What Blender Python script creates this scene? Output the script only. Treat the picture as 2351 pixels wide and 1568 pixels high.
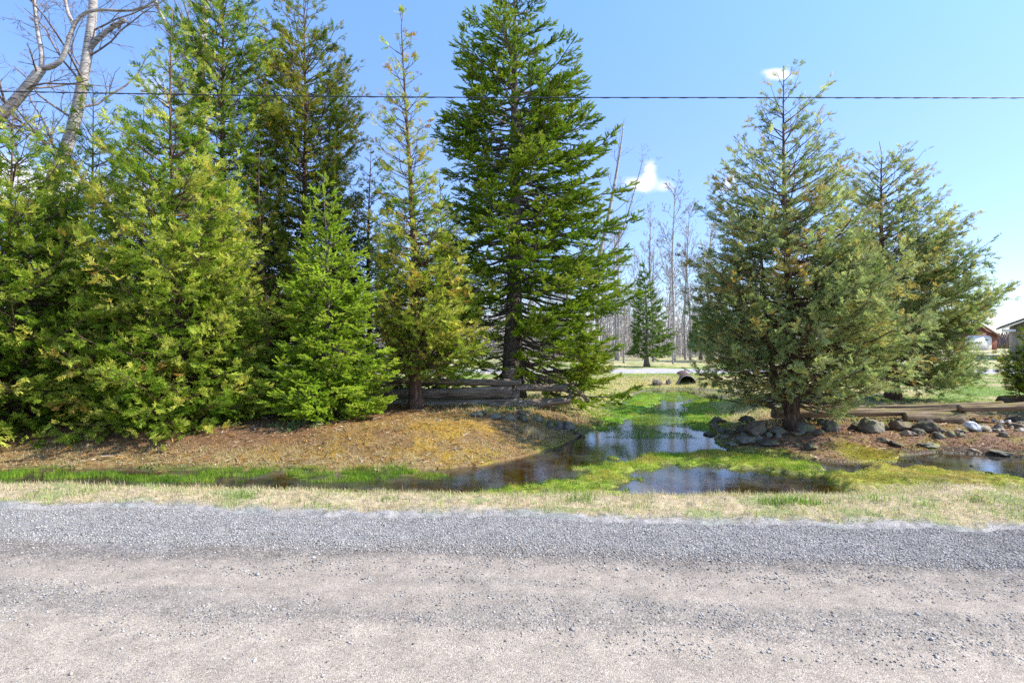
import bpy, math, random
import numpy as np
R = math.radians
for o in list(bpy.data.objects): bpy.data.objects.remove(o)
sc = bpy.context.scene
F = 1306.1; CZ = 1.7; U0 = 1175.5; V0 = 784.0      # photo scale: 2351 px wide, 20 mm lens
# ------------------------------------------------------------------ camera
cam_d = bpy.data.cameras.new('camera'); cam = bpy.data.objects.new('camera', cam_d)
sc.collection.objects.link(cam); sc.camera = cam
cam.location = (0, 0, CZ); cam.rotation_euler = (R(90), 0, 0)
cam_d.lens = 20; cam_d.sensor_width = 36; cam_d.clip_start = 0.05; cam_d.clip_end = 3000
sc.view_settings.view_transform = 'Standard'; sc.view_settings.look = 'None'
sc.view_settings.gamma = 1; sc.view_settings.exposure = 0.80
sc.cycles.max_bounces = 8; sc.cycles.transparent_max_bounces = 12
sc.cycles.use_denoising = False
# ------------------------------------------------------------------ sun and sky
SUN_EL = 44; SUN_DIR = (0.98, -0.04)                # the sun stands to the right
az = math.atan2(SUN_DIR[0], SUN_DIR[1])             # clockwise from +Y
sd = bpy.data.lights.new('sun', 'SUN'); sd.energy = 4.8; sd.angle = R(0.55); sd.color = (1.0, 0.95, 0.87)
so = bpy.data.objects.new('sun', sd); sc.collection.objects.link(so)
so.rotation_euler = (R(90 - SUN_EL), 0, math.atan2(SUN_DIR[1], SUN_DIR[0]) + R(90))
world = bpy.data.worlds.new('World'); sc.world = world; world.use_nodes = True
nt = world.node_tree; nt.nodes.clear()
def N(nt, t, **k):
    n = nt.nodes.new(t)
    for a, b in k.items():
        if a.startswith('i_'): n.inputs[a[2:]].default_value = b
        else: setattr(n, a, b)
    return n
def lk(nt, a, b): nt.links.new(a, b)
def mathn(nt, op, a, b=None, clamp=False):
    n = nt.nodes.new('ShaderNodeMath'); n.operation = op; n.use_clamp = clamp
    for i, s in enumerate((a, b)):
        if s is None: continue
        if isinstance(s, (int, float)): n.inputs[i].default_value = s
        else: nt.links.new(s, n.inputs[i])
    return n.outputs[0]
def mixc(nt, f, a, b, mode='MIX'):
    n = nt.nodes.new('ShaderNodeMix'); n.data_type = 'RGBA'; n.blend_type = mode
    for s, i in ((f, 0), (a, 6), (b, 7)):
        if isinstance(s, (int, float)): n.inputs[i].default_value = s
        elif isinstance(s, tuple): n.inputs[i].default_value = (*s, 1) if len(s) == 3 else s
        else: nt.links.new(s, n.inputs[i])
    return n.outputs[2]
def ramp(nt, f, stops, interp='LINEAR'):
    n = nt.nodes.new('ShaderNodeValToRGB'); n.color_ramp.interpolation = interp
    e = n.color_ramp.elements
    while len(e) < len(stops): e.new(0.5)
    for i, (p, c) in enumerate(stops):
        e[i].position = p; e[i].color = (*c, 1) if isinstance(c, tuple) else (c, c, c, 1)
    nt.links.new(f, n.inputs[0]); return n.outputs[0]
sky = N(nt, 'ShaderNodeTexSky', sky_type='NISHITA', sun_disc=False)
sky.sun_elevation = R(SUN_EL); sky.sun_rotation = az
sky.air_density = 1.0; sky.dust_density = 0.2; sky.ozone_density = 2.2; sky.altitude = 100
hs = N(nt, 'ShaderNodeHueSaturation'); hs.inputs['Saturation'].default_value = 1.12
lk(nt, sky.outputs[0], hs.inputs['Color'])
tc = N(nt, 'ShaderNodeTexCoord'); sep = N(nt, 'ShaderNodeSeparateXYZ'); lk(nt, tc.outputs['Generated'], sep.inputs[0])
yy = mathn(nt, 'MAXIMUM', sep.outputs[1], 0.02)
gx = mathn(nt, 'DIVIDE', sep.outputs[0], yy); gz = mathn(nt, 'DIVIDE', sep.outputs[2], yy)
cno = N(nt, 'ShaderNodeTexNoise'); cno.inputs['Scale'].default_value = 30; cno.inputs['Detail'].default_value = 6
lk(nt, tc.outputs['Generated'], cno.inputs['Vector'])
# small cumulus puffs: direction (as slope right, slope up), half-sizes, density
CLOUDS = [(1492, 400, 24, 38, .9), (1528, 430, 26, 22, .85), (1472, 430, 34, 18, .7), (1450, 415, 30, 16, .6), (1795, 175, 52, 20, .85), (1780, 165, 30, 14, .7),
          (1690, 405, 34, 24, .75), (1660, 435, 36, 18, .55), (350, 190, 55, 60, .8), (625, 160, 28, 18, .6), (60, 400, 170, 60, .75),
          (250, 450, 190, 60, .75), (420, 560, 260, 50, .55), (-60, 430, 90, 110, .8), (660, 520, 300, 60, .4), (1480, 820, 30, 5, .0),
          ]
tot = None
for u, v, a, b, dn in CLOUDS:
    dx = mathn(nt, 'MULTIPLY', mathn(nt, 'SUBTRACT', gx, (u-U0)/F), F/a)
    dz = mathn(nt, 'MULTIPLY', mathn(nt, 'SUBTRACT', gz, (V0-v)/F), F/b)
    r2 = mathn(nt, 'ADD', mathn(nt, 'MULTIPLY', dx, dx), mathn(nt, 'MULTIPLY', dz, dz))
    m = mathn(nt, 'MULTIPLY', mathn(nt, 'EXPONENT', mathn(nt, 'MULTIPLY', r2, -1.1)), dn)
    tot = m if tot is None else mathn(nt, 'ADD', tot, m)
tot = mathn(nt, 'MINIMUM', tot, 1.05)
tot = mathn(nt, 'MULTIPLY', mathn(nt, 'ADD', mathn(nt, 'SUBTRACT', tot, .36), mathn(nt, 'MULTIPLY', mathn(nt, 'SUBTRACT', cno.outputs[0], .5), 1.5)), 1.5, True)
tot = mathn(nt, 'MULTIPLY', mathn(nt, 'POWER', tot, 1.6), .92)
# a few larger clouds elsewhere in the sky, behind and above the view, seen in reflections
cn2 = N(nt, 'ShaderNodeTexNoise'); cn2.inputs['Scale'].default_value = 2.6; cn2.inputs['Detail'].default_value = 7
lk(nt, tc.outputs['Generated'], cn2.inputs['Vector'])
hi = mathn(nt, 'MULTIPLY', mathn(nt, 'SUBTRACT', cn2.outputs[0], 0.56), 6, True)
back = mathn(nt, 'MULTIPLY', mathn(nt, 'SUBTRACT', 0.25, sep.outputs[1]), 4, True)
tot = mathn(nt, 'MAXIMUM', tot, mathn(nt, 'MULTIPLY', mathn(nt, 'MULTIPLY', hi, back), 0.7))
soft = tot
elev = mathn(nt, 'MULTIPLY', mathn(nt, 'MAXIMUM', sep.outputs[2], 0.0), 1.6, True)
grade = ramp(nt, elev, [(0, (0.70, .76, .98)), (0.2, (.90, .90, 1.10)), (0.5, (1.30, 1.18, 1.36)), (0.9, (1.6, 1.62, 1.70))])
skyc = mixc(nt, 1.0, hs.outputs[0], grade, 'MULTIPLY')
cl = mixc(nt, soft, skyc, (6.6, 6.5, 7.1))
bg = N(nt, 'ShaderNodeBackground'); bg.inputs[1].default_value = 0.13
lk(nt, cl, bg.inputs[0]); wo = N(nt, 'ShaderNodeOutputWorld'); lk(nt, bg.outputs[0], wo.inputs[0])

# ================================================================== helpers
rng = np.random.default_rng(7); random.seed(7)
COL = sc.collection
def px(u, v, Y): return np.array([(u-U0)*Y/F, Y, CZ-(v-V0)*Y/F])
def tag(o, label=None, cat=None, group=None, kind=None):
    if label: o['label'] = label
    if cat: o['category'] = cat
    if group: o['group'] = group
    if kind: o['kind'] = kind
    return o
def empty(name, loc=(0, 0, 0)):
    o = bpy.data.objects.new(name, None); COL.objects.link(o); o.location = tuple(float(c) for c in loc); o.empty_display_size = .2; return o
def build(name, V, faces, mat, parent=None, attrs=None, cols=None, smooth=False, loc=None):
    """V (n,3); faces: list of int arrays (m,k); attrs: {name: (n,)}; cols: {name: (n,3)}. One mesh object."""
    V = np.asarray(V, dtype=np.float32)
    me = bpy.data.meshes.new(name)
    me.vertices.add(len(V)); me.vertices.foreach_set('co', V.ravel())
    faces = [np.asarray(f, dtype=np.int32) for f in faces if len(f)]
    idx = np.concatenate([f.ravel() for f in faces]); sz = np.concatenate([np.full(len(f), f.shape[1]) for f in faces])
    me.loops.add(len(idx)); me.loops.foreach_set('vertex_index', idx)
    me.polygons.add(len(sz)); st = np.concatenate([[0], np.cumsum(sz)[:-1]]).astype(np.int32)
    me.polygons.foreach_set('loop_start', st)
    if smooth: me.polygons.foreach_set('use_smooth', np.ones(len(sz), dtype=bool))
    for k, a in (attrs or {}).items():
        at = me.attributes.new(k, 'FLOAT', 'POINT'); at.data.foreach_set('value', np.asarray(a, dtype=np.float32))
    for k, a in (cols or {}).items():
        at = me.attributes.new(k, 'FLOAT_COLOR', 'POINT'); c = np.ones((len(V), 4), dtype=np.float32); c[:, :3] = a
        at.data.foreach_set('color', c.ravel())
    me.update(calc_edges=True); me.validate()
    me.materials.append(mat)
    o = bpy.data.objects.new(name, me); COL.objects.link(o)
    if parent is not None: o.parent = parent
    if loc is not None: o.location = tuple(float(c) for c in loc)
    return o
class Acc:
    def __init__(s): s.v = []; s.f = {}; s.n = 0; s.a = []
    def add(s, V, fs, a=None):
        V = np.asarray(V, dtype=np.float32).reshape(-1, 3)
        for f in fs:
            f = np.asarray(f); s.f.setdefault(f.shape[1], []).append(f + s.n)
        s.a.append(np.zeros(len(V)) if a is None else np.broadcast_to(a, (len(V),)))
        s.v.append(V); s.n += len(V)
    def build(s, name, mat, parent=None, smooth=False, loc=None, **k):
        V = np.concatenate(s.v)
        if loc is not None: V = V - np.asarray(loc, dtype=np.float32)
        if parent is not None and loc is None: V = V - np.asarray(parent.location, dtype=np.float32)
        return build(name, V, [np.concatenate(x) for x in s.f.values()], mat, parent, {'tint': np.concatenate(s.a)}, smooth=smooth, loc=loc, **k)
def unit(v): return v / np.maximum(np.linalg.norm(v, axis=-1, keepdims=True), 1e-9)
def tubes(P, Rd, sides=5, cap=True):
    """P (B,K,3), Rd (B,K) -> verts, faces"""
    B, K, _ = P.shape
    T = np.empty_like(P); T[:, 1:-1] = P[:, 2:]-P[:, :-2]; T[:, 0] = P[:, 1]-P[:, 0]; T[:, -1] = P[:, -1]-P[:, -2]; T = unit(T)
    up = np.eye(3)[np.argmin(np.abs(T).max(1), 1)][:, None]; up = np.broadcast_to(up, T.shape)
    X = unit(np.cross(up, T)); Y = np.cross(T, X)
    a = np.arange(sides)/sides*2*np.pi
    V = P[:, :, None] + Rd[:, :, None, None]*(X[:, :, None]*np.cos(a)[None, None, :, None] + Y[:, :, None]*np.sin(a)[None, None, :, None])
    V = V.reshape(-1, 3)
    b = np.arange(B)[:, None, None]*K*sides; k = np.arange(K-1)[None, :, None]*sides; s = np.arange(sides)[None, None]; s2 = (s+1) % sides
    f = np.stack([b+k+s, b+k+s2, b+k+sides+s2, b+k+sides+s], -1).reshape(-1, 4)
    fs = [f]
    if cap:
        e = (np.arange(B)*K*sides)[:, None]
        fs.append((e + np.arange(sides)[::-1][None]).astype(int)); fs.append((e+(K-1)*sides+np.arange(sides)[None]).astype(int))
    return V, fs
def inst(TV, TF, pos, d, n, sc_, acc, tint, tadd=None):
    """instances of a template (x forward, z normal) at pos, forward d, normal hint n"""
    d = unit(d); y = unit(np.cross(n, d)); z = np.cross(d, y)
    s = np.asarray(sc_).reshape(-1, 1, 1)
    V = pos[:, None] + s*(TV[None, :, 0:1]*d[:, None] + TV[None, :, 1:2]*y[:, None] + TV[None, :, 2:3]*z[:, None])
    k = len(TV); off = (np.arange(len(pos))*k)[:, None, None]
    t = np.repeat(tint, k)
    if tadd is not None: t = t + np.tile(tadd, len(pos))
    acc.add(V.reshape(-1, 3), [(off + TF[None]).reshape(-1, TF.shape[1])], t)
# ---- value noise
_tab = np.random.default_rng(3).random((256, 256)).astype(np.float32)
def vnoise(x, y):
    xi = np.floor(x).astype(int); yi = np.floor(y).astype(int); fx = x-xi; fy = y-yi
    fx = fx*fx*(3-2*fx); fy = fy*fy*(3-2*fy)
    g = lambda a, b: _tab[a & 255, b & 255]
    return (g(xi, yi)*(1-fx)+g(xi+1, yi)*fx)*(1-fy) + (g(xi, yi+1)*(1-fx)+g(xi+1, yi+1)*fx)*fy
def fbm(x, y, o=4):
    s = 0; a = .5; t = 0
    for i in range(o): s = s + a*vnoise(x*2**i+17*i, y*2**i+5*i); t += a; a *= .55
    return s/t
def sst(a, b, x): t = np.clip((x-a)/(b-a), 0, 1); return t*t*(3-2*t)

# ================================================================== terrain field
WZ = -0.35
def wp(pts):
    out = []
    for u, v in pts:
        Y = (CZ-WZ)*F/(v-V0); out.append(((u-U0)*Y/F, Y))
    return np.array(out)
BASIN = wp([(-1500, 1075), (-600, 1079), (0, 1079), (250, 1074), (400, 1080), (620, 1078), (800, 1083), (930, 1086), (1010, 1078), (1100, 1070), (1200, 1050), (1290, 1022), (1325, 1003), (1385, 972), (1400, 945), (1420, 925),
            (1455, 905), (1478, 898), (1500, 893.5), (1560, 893), (1640, 896), (1720, 900), (1700, 915), (1640, 922), (1600, 940), (1612, 960), (1632, 975), (1640, 1000), (1650, 1022), (1700, 1036),
            (1790, 1042), (1850, 1052), (1930, 1060), (2060, 1060), (2075, 1045), (2150, 1038), (2260, 1045), (2351, 1052), (2600, 1050), (3400, 1052), (3400, 1110),
            (2351, 1124), (2100, 1128), (1990, 1132), (1910, 1150), (1600, 1153), (1300, 1150), (1000, 1147), (600, 1140), (300, 1132), (0, 1122), (-600, 1115), (-1500, 1110)])
MOSS1 = wp([(1290, 1112), (1340, 1085), (1400, 1064), (1470, 1042), (1560, 1035), (1640, 1036), (1700, 1042), (1790, 1048), (1835, 1058), (1900, 1078), (1850, 1092), (1790, 1082), (1740, 1078), (1620, 1066),
            (1540, 1070), (1480, 1082), (1430, 1096), (1420, 1125), (1405, 1143), (1200, 1142), (1080, 1139), (1150, 1122)])
MOSS2 = wp([(1890, 1098), (1960, 1080), (2074, 1071), (2150, 1078), (2211, 1086), (2290, 1092), (2351, 1099), (3400, 1090), (3400, 1118), (2351, 1130), (2000, 1136), (1940, 1122)])
GRN1 = wp([(1375, 992), (1400, 945), (1430, 922), (1470, 908), (1505, 904), (1532, 912), (1512, 925), (1498, 935), (1500, 952), (1452, 966), (1420, 985)])
GRN2 = wp([(1560, 932), (1590, 917), (1650, 918), (1650, 1000), (1625, 990), (1590, 985), (1560, 958)])
BAND = wp([(-1500, 1080), (0, 1080), (600, 1084), (950, 1086), (1060, 1088), (1000, 1100), (800, 1106), (400, 1108), (0, 1102), (-1500, 1098)])
def sdist(poly, x, y):
    x = np.asarray(x, float); y = np.asarray(y, float)
    d = np.full(x.shape, 1e9); ins = np.zeros(x.shape, bool); n = len(poly)
    for i in range(n):
        ax, ay = poly[i]; bx, by = poly[(i+1) % n]
        ex, ey = bx-ax, by-ay; t = np.clip(((x-ax)*ex+(y-ay)*ey)/(ex*ex+ey*ey+1e-12), 0, 1)
        d = np.minimum(d, (x-ax-t*ex)**2+(y-ay-t*ey)**2)
        c = ((ay > y) != (by > y)) & (x < (bx-ax)*(y-ay)/(by-ay+1e-12)+ax); ins ^= c
    return np.where(ins, -1, 1)*np.sqrt(d)
def roadedge(x): return 5.52-0.078*np.asarray(x)+0.34*(fbm(np.asarray(x)*.8+3, np.asarray(x)*0+2., 3)-.5)+.10*(vnoise(np.asarray(x)*5, np.asarray(x)*0+9.)-.5)
def field(x, y):
    x = np.asarray(x, float); y = np.asarray(y, float)
    wx = x+.16*(fbm(x*1.3, y*1.3)-.5)*2; wy = y+.12*(fbm(x*1.3+40, y*1.3+9)-.5)*2
    d = sdist(BASIN, wx, wy)
    near = y < 8.2
    W = np.where(near, np.where(x > 5.5, 1.9, 1.2), np.where(x > 4.0, 2.1, 1.6)); W = np.where(y > 14, 2.4, W)
    L = 0.02+.07*(fbm(x*.5, y*.5, 3)-.5)*sst(8, 10, y)
    L = L + .10*sst(9.3, 11.5, y)*sst(3.0, -1.0, x)*sst(18, 14, y)      # the left mound
    L = L - .13*sst(3.6, 4.8, x)*sst(11, 12, y)*sst(14.2, 13.3, y)
    L = L + .35*sst(42, 62, y)*sst(22, 42, x)
    L = L + .05*sst(40, 70, y)
    out = WZ+.025+(L-WZ-.025)*sst(-.08, 1, d/W)
    depth = -.03-.13*sst(0, .9, -d)
    iz = .85*(fbm(x*1.7+11, y*2.6, 4)-.5)+.5*(fbm(x*5, y*7+4, 3)-.5)-.13
    hump = WZ+depth
    for poly, hh, e in ((MOSS1, .045, .35), (MOSS2, .07, .4), (GRN1, .03, .5), (GRN2, .03, .5), (BAND, -.012, .3)):
        di = sdist(poly, wx, wy)+iz; t = sst(-e*.4, e, -di)
        hump = np.maximum(hump, WZ+depth*(1-t)+hh*t) if hh > 0 else hump*(1-t)+(WZ+hh)*t
    rough = .06*(fbm(x*3.1, y*3.1, 4)-.5)+.04*(fbm(x*10, y*10, 3)-.5)
    ins = hump+rough*1.3
    z = np.where(d < 0, ins, out+rough*sst(0, 1.2, d))
    far = sst(30, 60, y); z = z-rough*far*.6
    re = roadedge(x); z = z-.05*sst(re+.02, re-.12, y)                 # drops under the road sheet
    return z, d
def gz_(x, y): return float(field(np.array([x]), np.array([y]))[0][0])
def onground(u, vb, lo=5.5, hi=70):
    """ground point seen at pixel (u, vb)"""
    Ys = np.geomspace(lo, hi, 900); X = (u-U0)*Ys/F; zr = CZ-(vb-V0)*Ys/F
    zg = field(X, Ys)[0]; zg = np.maximum(zg, WZ-.02)
    k = np.argmax(zr <= zg)
    return np.array([X[k], Ys[k], zg[k]])
# ================================================================== materials
def newmat(name):
    m = bpy.data.materials.new(name); m.use_nodes = True; nt = m.node_tree; nt.nodes.clear()
    o = nt.nodes.new('ShaderNodeOutputMaterial'); return m, nt, o
def princ(nt, o, col, rough=.8, spec=.3, bump=None, bstr=.4, bdist=.02, tl=0, tlc=None):
    p = nt.nodes.new('ShaderNodeBsdfPrincipled')
    for s, i in ((col, 'Base Color'), (rough, 'Roughness'), (spec, 'Specular IOR Level')):
        if isinstance(s, tuple): p.inputs[i].default_value = (*s, 1)
        elif isinstance(s, (int, float)): p.inputs[i].default_value = s
        else: nt.links.new(s, p.inputs[i])
    if bump is not None:
        b = nt.nodes.new('ShaderNodeBump'); b.inputs['Strength'].default_value = bstr; b.inputs['Distance'].default_value = bdist
        nt.links.new(bump, b.inputs['Height']); nt.links.new(b.outputs[0], p.inputs['Normal'])
    if tl:
        t = nt.nodes.new('ShaderNodeBsdfTranslucent'); mx = nt.nodes.new('ShaderNodeMixShader'); mx.inputs[0].default_value = tl
        c = tlc if tlc is not None else col
        if isinstance(c, tuple): t.inputs[0].default_value = (*c, 1)
        else: nt.links.new(c, t.inputs[0])
        nt.links.new(p.outputs[0], mx.inputs[1]); nt.links.new(t.outputs[0], mx.inputs[2]); nt.links.new(mx.outputs[0], o.inputs[0])
    else: nt.links.new(p.outputs[0], o.inputs[0])
    return p
def objco(nt, scale=(1, 1, 1), src='Object'):
    tc = nt.nodes.new('ShaderNodeTexCoord'); mp = nt.nodes.new('ShaderNodeMapping'); mp.inputs['Scale'].default_value = scale
    nt.links.new(tc.outputs[src], mp.inputs[0]); return mp.outputs[0]
def noise(nt, vec, scale, detail=5, rough=.6, out=0):
    n = nt.nodes.new('ShaderNodeTexNoise'); n.inputs['Scale'].default_value = scale; n.inputs['Detail'].default_value = detail
    n.inputs['Roughness'].default_value = rough; nt.links.new(vec, n.inputs['Vector']); return n.outputs[out]
def voro(nt, vec, scale, feat='F1', out='Distance'):
    n = nt.nodes.new('ShaderNodeTexVoronoi'); n.feature = feat; n.inputs['Scale'].default_value = scale
    nt.links.new(vec, n.inputs['Vector']); return n.outputs[out]
def attr(nt, name, out='Fac'):
    a = nt.nodes.new('ShaderNodeAttribute'); a.attribute_name = name; return a.outputs[out]
def tint_mat(name, stops, rough=.65, spec=.1, tl=.44, var=.35, tlgain=(1.15, 1.2, .8)):
    m, nt, o = newmat(name)
    c = ramp(nt, attr(nt, 'tint'), stops)
    v = objco(nt); n = noise(nt, v, 2.2, 3)
    f = ramp(nt, n, [(.3, 1-var), (.7, 1+var)])
    c = mixc(nt, 1.0, c, f, 'MULTIPLY')
    princ(nt, o, c, rough, spec, tl=tl, tlc=mixc(nt, 1.0, c, tlgain, 'MULTIPLY')); return m
def flat_mat(name, col, rough=.8, spec=.3, nscale=20, var=.25, bstr=.3, scale=(1, 1, 1)):
    m, nt, o = newmat(name); v = objco(nt, scale); n = noise(nt, v, nscale)
    c = mixc(nt, 1.0, col, ramp(nt, n, [(.25, 1-var), (.75, 1+var)]), 'MULTIPLY')
    princ(nt, o, c, rough, spec, n, bstr); return m
M = {}
M['cedar_yellow'] = tint_mat('cedar_foliage_yellow', [(0, (.05, .115, .012)), (.3, (.14, .25, .022)), (.55, (.33, .43, .05)), (.78, (.58, .60, .12)), (.92, (.60, .52, .11)), (1, (.44, .25, .07))])
M['cedar_dark'] = tint_mat('cedar_foliage_dark', [(0, (.035, .075, .010)), (.35, (.10, .16, .016)), (.65, (.25, .29, .030)), (.86, (.40, .36, .06)), (1, (.33, .18, .04))])
M['cedar_grey'] = tint_mat('cedar_foliage_grey', [(0, (.085, .13, .045)), (.35, (.22, .29, .10)), (.65, (.44, .49, .23)), (.86, (.50, .43, .15)), (1, (.38, .22, .05))])
M['spruce'] = tint_mat('spruce_needles', [(0, (.05, .115, .008)), (.45, (.16, .27, .014)), (.8, (.33, .42, .03)), (1, (.36, .34, .08))], rough=.5, tl=.2)
M['fir'] = tint_mat('fir_needles', [(0, (.09, .17, .010)), (.5, (.25, .38, .028)), (.85, (.46, .56, .06)), (1, (.52, .52, .10))], rough=.5, tl=.25)
M['fir_pale'] = tint_mat('pale_fir_needles', [(0, (.07, .12, .05)), (.5, (.16, .24, .09)), (1, (.26, .34, .12))], rough=.5, tl=.25)
M['far_conifer'] = tint_mat('far_conifer_needles', [(0, (.06, .13, .03)), (.5, (.13, .21, .045)), (1, (.26, .30, .08))])
M['grass'] = tint_mat('grass_blades', [(0, (.10, .20, .03)), (.25, (.20, .34, .05)), (.45, (.34, .42, .10)), (.6, (.50, .43, .26)), (.85, (.66, .54, .38)), (1, (.56, .38, .19))], tl=.35, var=.15)
M['marsh'] = tint_mat('marsh_grass_blades', [(0, (.05, .11, .012)), (.4, (.17, .33, .03)), (.62, (.32, .42, .05)), (.8, (.42, .38, .06)), (1, (.50, .38, .12))], tl=.35, var=.25)
M['litter'] = tint_mat('leaf_litter', [(0, (.07, .03, .013)), (.3, (.20, .09, .04)), (.55, (.34, .18, .09)), (.75, (.42, .24, .04)), (.9, (.50, .37, .22)), (1, (.52, .44, .36))], tl=.1, var=.2)
M['stone_bits'] = tint_mat('gravel_stones', [(0, (.10, .092, .082)), (.25, (.22, .205, .185)), (.55, (.37, .35, .32)), (.8, (.48, .46, .43)), (.93, (.62, .59, .55)), (1, (.46, .36, .28))], rough=.85, tl=0, var=.12)
def bark(name, c1, c2, streak=(14, 14, 1.6), bstr=.9, lich=None):
    m, nt, o = newmat(name); v = objco(nt, streak); n = noise(nt, v, 1.6, 6, .65)
    w = voro(nt, v, 1.1, 'DISTANCE_TO_EDGE'); h = mathn(nt, 'ADD', n, mathn(nt, 'MULTIPLY', w, .9, True))
    c = ramp(nt, n, [(.3, c1), (.7, c2)])
    c = mixc(nt, ramp(nt, w, [(0, .65), (.12, 0.)]), c, tuple(x*.35 for x in c1))
    if lich: c = mixc(nt, ramp(nt, noise(nt, objco(nt), 9, 4), [(.58, 0.), (.68, .7)]), c, lich)
    princ(nt, o, c, .9, .15, h, bstr, .03); return m
M['cedar_bark'] = bark('cedar_bark', (.10, .06, .042), (.26, .17, .12))
M['spruce_bark'] = bark('spruce_bark', (.11, .09, .075), (.27, .22, .18), (10, 10, 6), lich=(.25, .26, .19))
M['twig_bark'] = bark('bare_twig_bark', (.16, .12, .10), (.34, .27, .23), (5, 5, 5), .3)
M['far_bark'] = bark('far_bare_bark', (.30, .265, .245), (.52, .47, .44), (3, 3, 1), .3)
def birch(name):
    m, nt, o = newmat(name); v = objco(nt, (2.2, 2.2, 22)); n = noise(nt, v, 1.5, 5, .65)
    c = ramp(nt, n, [(.38, (.13, .10, .085)), (.48, (.40, .36, .32)), (.7, (.66, .62, .57))])
    c = mixc(nt, ramp(nt, noise(nt, objco(nt), 2.5, 4), [(.55, 0.), (.72, .55)]), c, (.17, .15, .13))
    princ(nt, o, c, .75, .2, n, .18, .01); return m
M['birch_bark'] = birch('birch_bark')
def wood(name, c1, c2, c3, axis=(1.2, 16, 16), moss=0.):
    m, nt, o = newmat(name); v = objco(nt, axis); n = noise(nt, v, 1.3, 7, .7)
    c = ramp(nt, n, [(.32, c1), (.5, c2), (.68, c3)])
    if moss:
        g = nt.nodes.new('ShaderNodeNewGeometry'); s = nt.nodes.new('ShaderNodeSeparateXYZ'); nt.links.new(g.outputs['Normal'], s.inputs[0])
        mm = mathn(nt, 'MULTIPLY', mathn(nt, 'SUBTRACT', s.outputs[2], .35), 2.4, True)
        mm = mathn(nt, 'MULTIPLY', mm, ramp(nt, noise(nt, objco(nt), 4, 5), [(.42, 0.), (.6, moss)]))
        c = mixc(nt, mm, c, (.22, .20, .04))
    li = ramp(nt, noise(nt, objco(nt), 22, 3), [(.66, 0.), (.72, .5)]); c = mixc(nt, li, c, (.38, .40, .36))
    princ(nt, o, c, .9, .15, n, .8, .03); return m
M['rail_wood'] = wood('weathered_rail_wood', (.06, .042, .03), (.24, .19, .14), (.46, .39, .31))
M['pale_wood'] = wood('sunbleached_log_wood', (.05, .03, .018), (.24, .17, .105), (.44, .34, .24), axis=(.9, 24, 24), moss=.7)
M['dark_wood'] = wood('dark_mossy_log_wood', (.05, .035, .025), (.15, .11, .08), (.26, .21, .16), moss=1.)
def rockmat(name, c1, c2, moss=.5, mossc=(.20, .21, .04), rough=.85, sc_=5):
    m, nt, o = newmat(name); v = objco(nt); n = noise(nt, v, sc_, 8, .7); n2 = noise(nt, v, sc_*5, 4)
    c = ramp(nt, n, [(.32, c1), (.66, c2)]); c = mixc(nt, ramp(nt, n2, [(.55, 0.), (.75, .5)]), c, tuple(x*.45 for x in c1))
    if moss:
        g = nt.nodes.new('ShaderNodeNewGeometry'); s = nt.nodes.new('ShaderNodeSeparateXYZ'); nt.links.new(g.outputs['Normal'], s.inputs[0])
        mm = mathn(nt, 'MULTIPLY', mathn(nt, 'SUBTRACT', s.outputs[2], .1), 1.8, True)
        mm = mathn(nt, 'MULTIPLY', mm, ramp(nt, noise(nt, v, 7, 6), [(.45, 0.), (.6, moss)])); c = mixc(nt, mm, c, mossc)
    h = mathn(nt, 'ADD', n, mathn(nt, 'MULTIPLY', n2, .4))
    princ(nt, o, c, rough, .25, h, .7, .04); return m
M['rock_grey'] = rockmat('grey_rock', (.10, .085, .07), (.24, .21, .18), .6)
M['rock_dark'] = rockmat('dark_porous_rock', (.05, .038, .03), (.17, .135, .105), .6)
M['rock_brown'] = rockmat('brown_rock', (.10, .07, .05), (.26, .20, .15), .5)
M['rock_mossy'] = rockmat('mossy_rock', (.11, .10, .08), (.27, .24, .19), 1.)
M['rock_tan'] = rockmat('tan_rock', (.26, .20, .14), (.44, .36, .27), 0)
M['rock_white'] = rockmat('pale_granite', (.42, .41, .40), (.72, .71, .70), 0, sc_=7)
# ground: colour patches painted per vertex from what lies there and the shade under the left trees, fine grain added in the shader
m, nt, o = newmat('ground_earth'); M['ground'] = m
v = objco(nt); c = attr(nt, 'surf', 'Color')
n1 = noise(nt, v, 9, 8, .7); n2 = noise(nt, v, 60, 5, .7); n3 = noise(nt, v, 2.1, 4)
c = mixc(nt, 1., c, ramp(nt, n1, [(.3, .62), (.7, 1.38)]), 'MULTIPLY'); c = mixc(nt, 1., c, ramp(nt, n2, [(.3, .6), (.7, 1.4)]), 'MULTIPLY')
wet = attr(nt, 'wet')
princ(nt, o, c, mathn(nt, 'SUBTRACT', .92, mathn(nt, 'MULTIPLY', wet, .6)), .3, mathn(nt, 'ADD', n1, n2), .9, .03)
# road
m, nt, o = newmat('gravel_road'); M['road'] = m
v = objco(nt); c = attr(nt, 'surf', 'Color')
vc = voro(nt, v, 58, 'F1', 'Color'); vd = voro(nt, v, 58, 'F1'); vc2 = voro(nt, v, 130, 'F1', 'Color'); vd2 = voro(nt, v, 130)
loose = attr(nt, 'wet')
s1 = nt.nodes.new('ShaderNodeSeparateColor'); nt.links.new(vc, s1.inputs[0]); s2 = nt.nodes.new('ShaderNodeSeparateColor'); nt.links.new(vc2, s2.inputs[0])
g1 = ramp(nt, s1.outputs[0], [(0, .5), (.5, .95), (.85, 1.15), (1, 1.6)]); g2 = ramp(nt, s2.outputs[0], [(0, .5), (.15, .85), (.7, 1.05), (1, 1.45)])
n1 = noise(nt, v, 4, 6, .65); n2 = noise(nt, v, 210, 3)
g = mixc(nt, mathn(nt, 'MULTIPLY', loose, 1., True), g2, g1)
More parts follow.
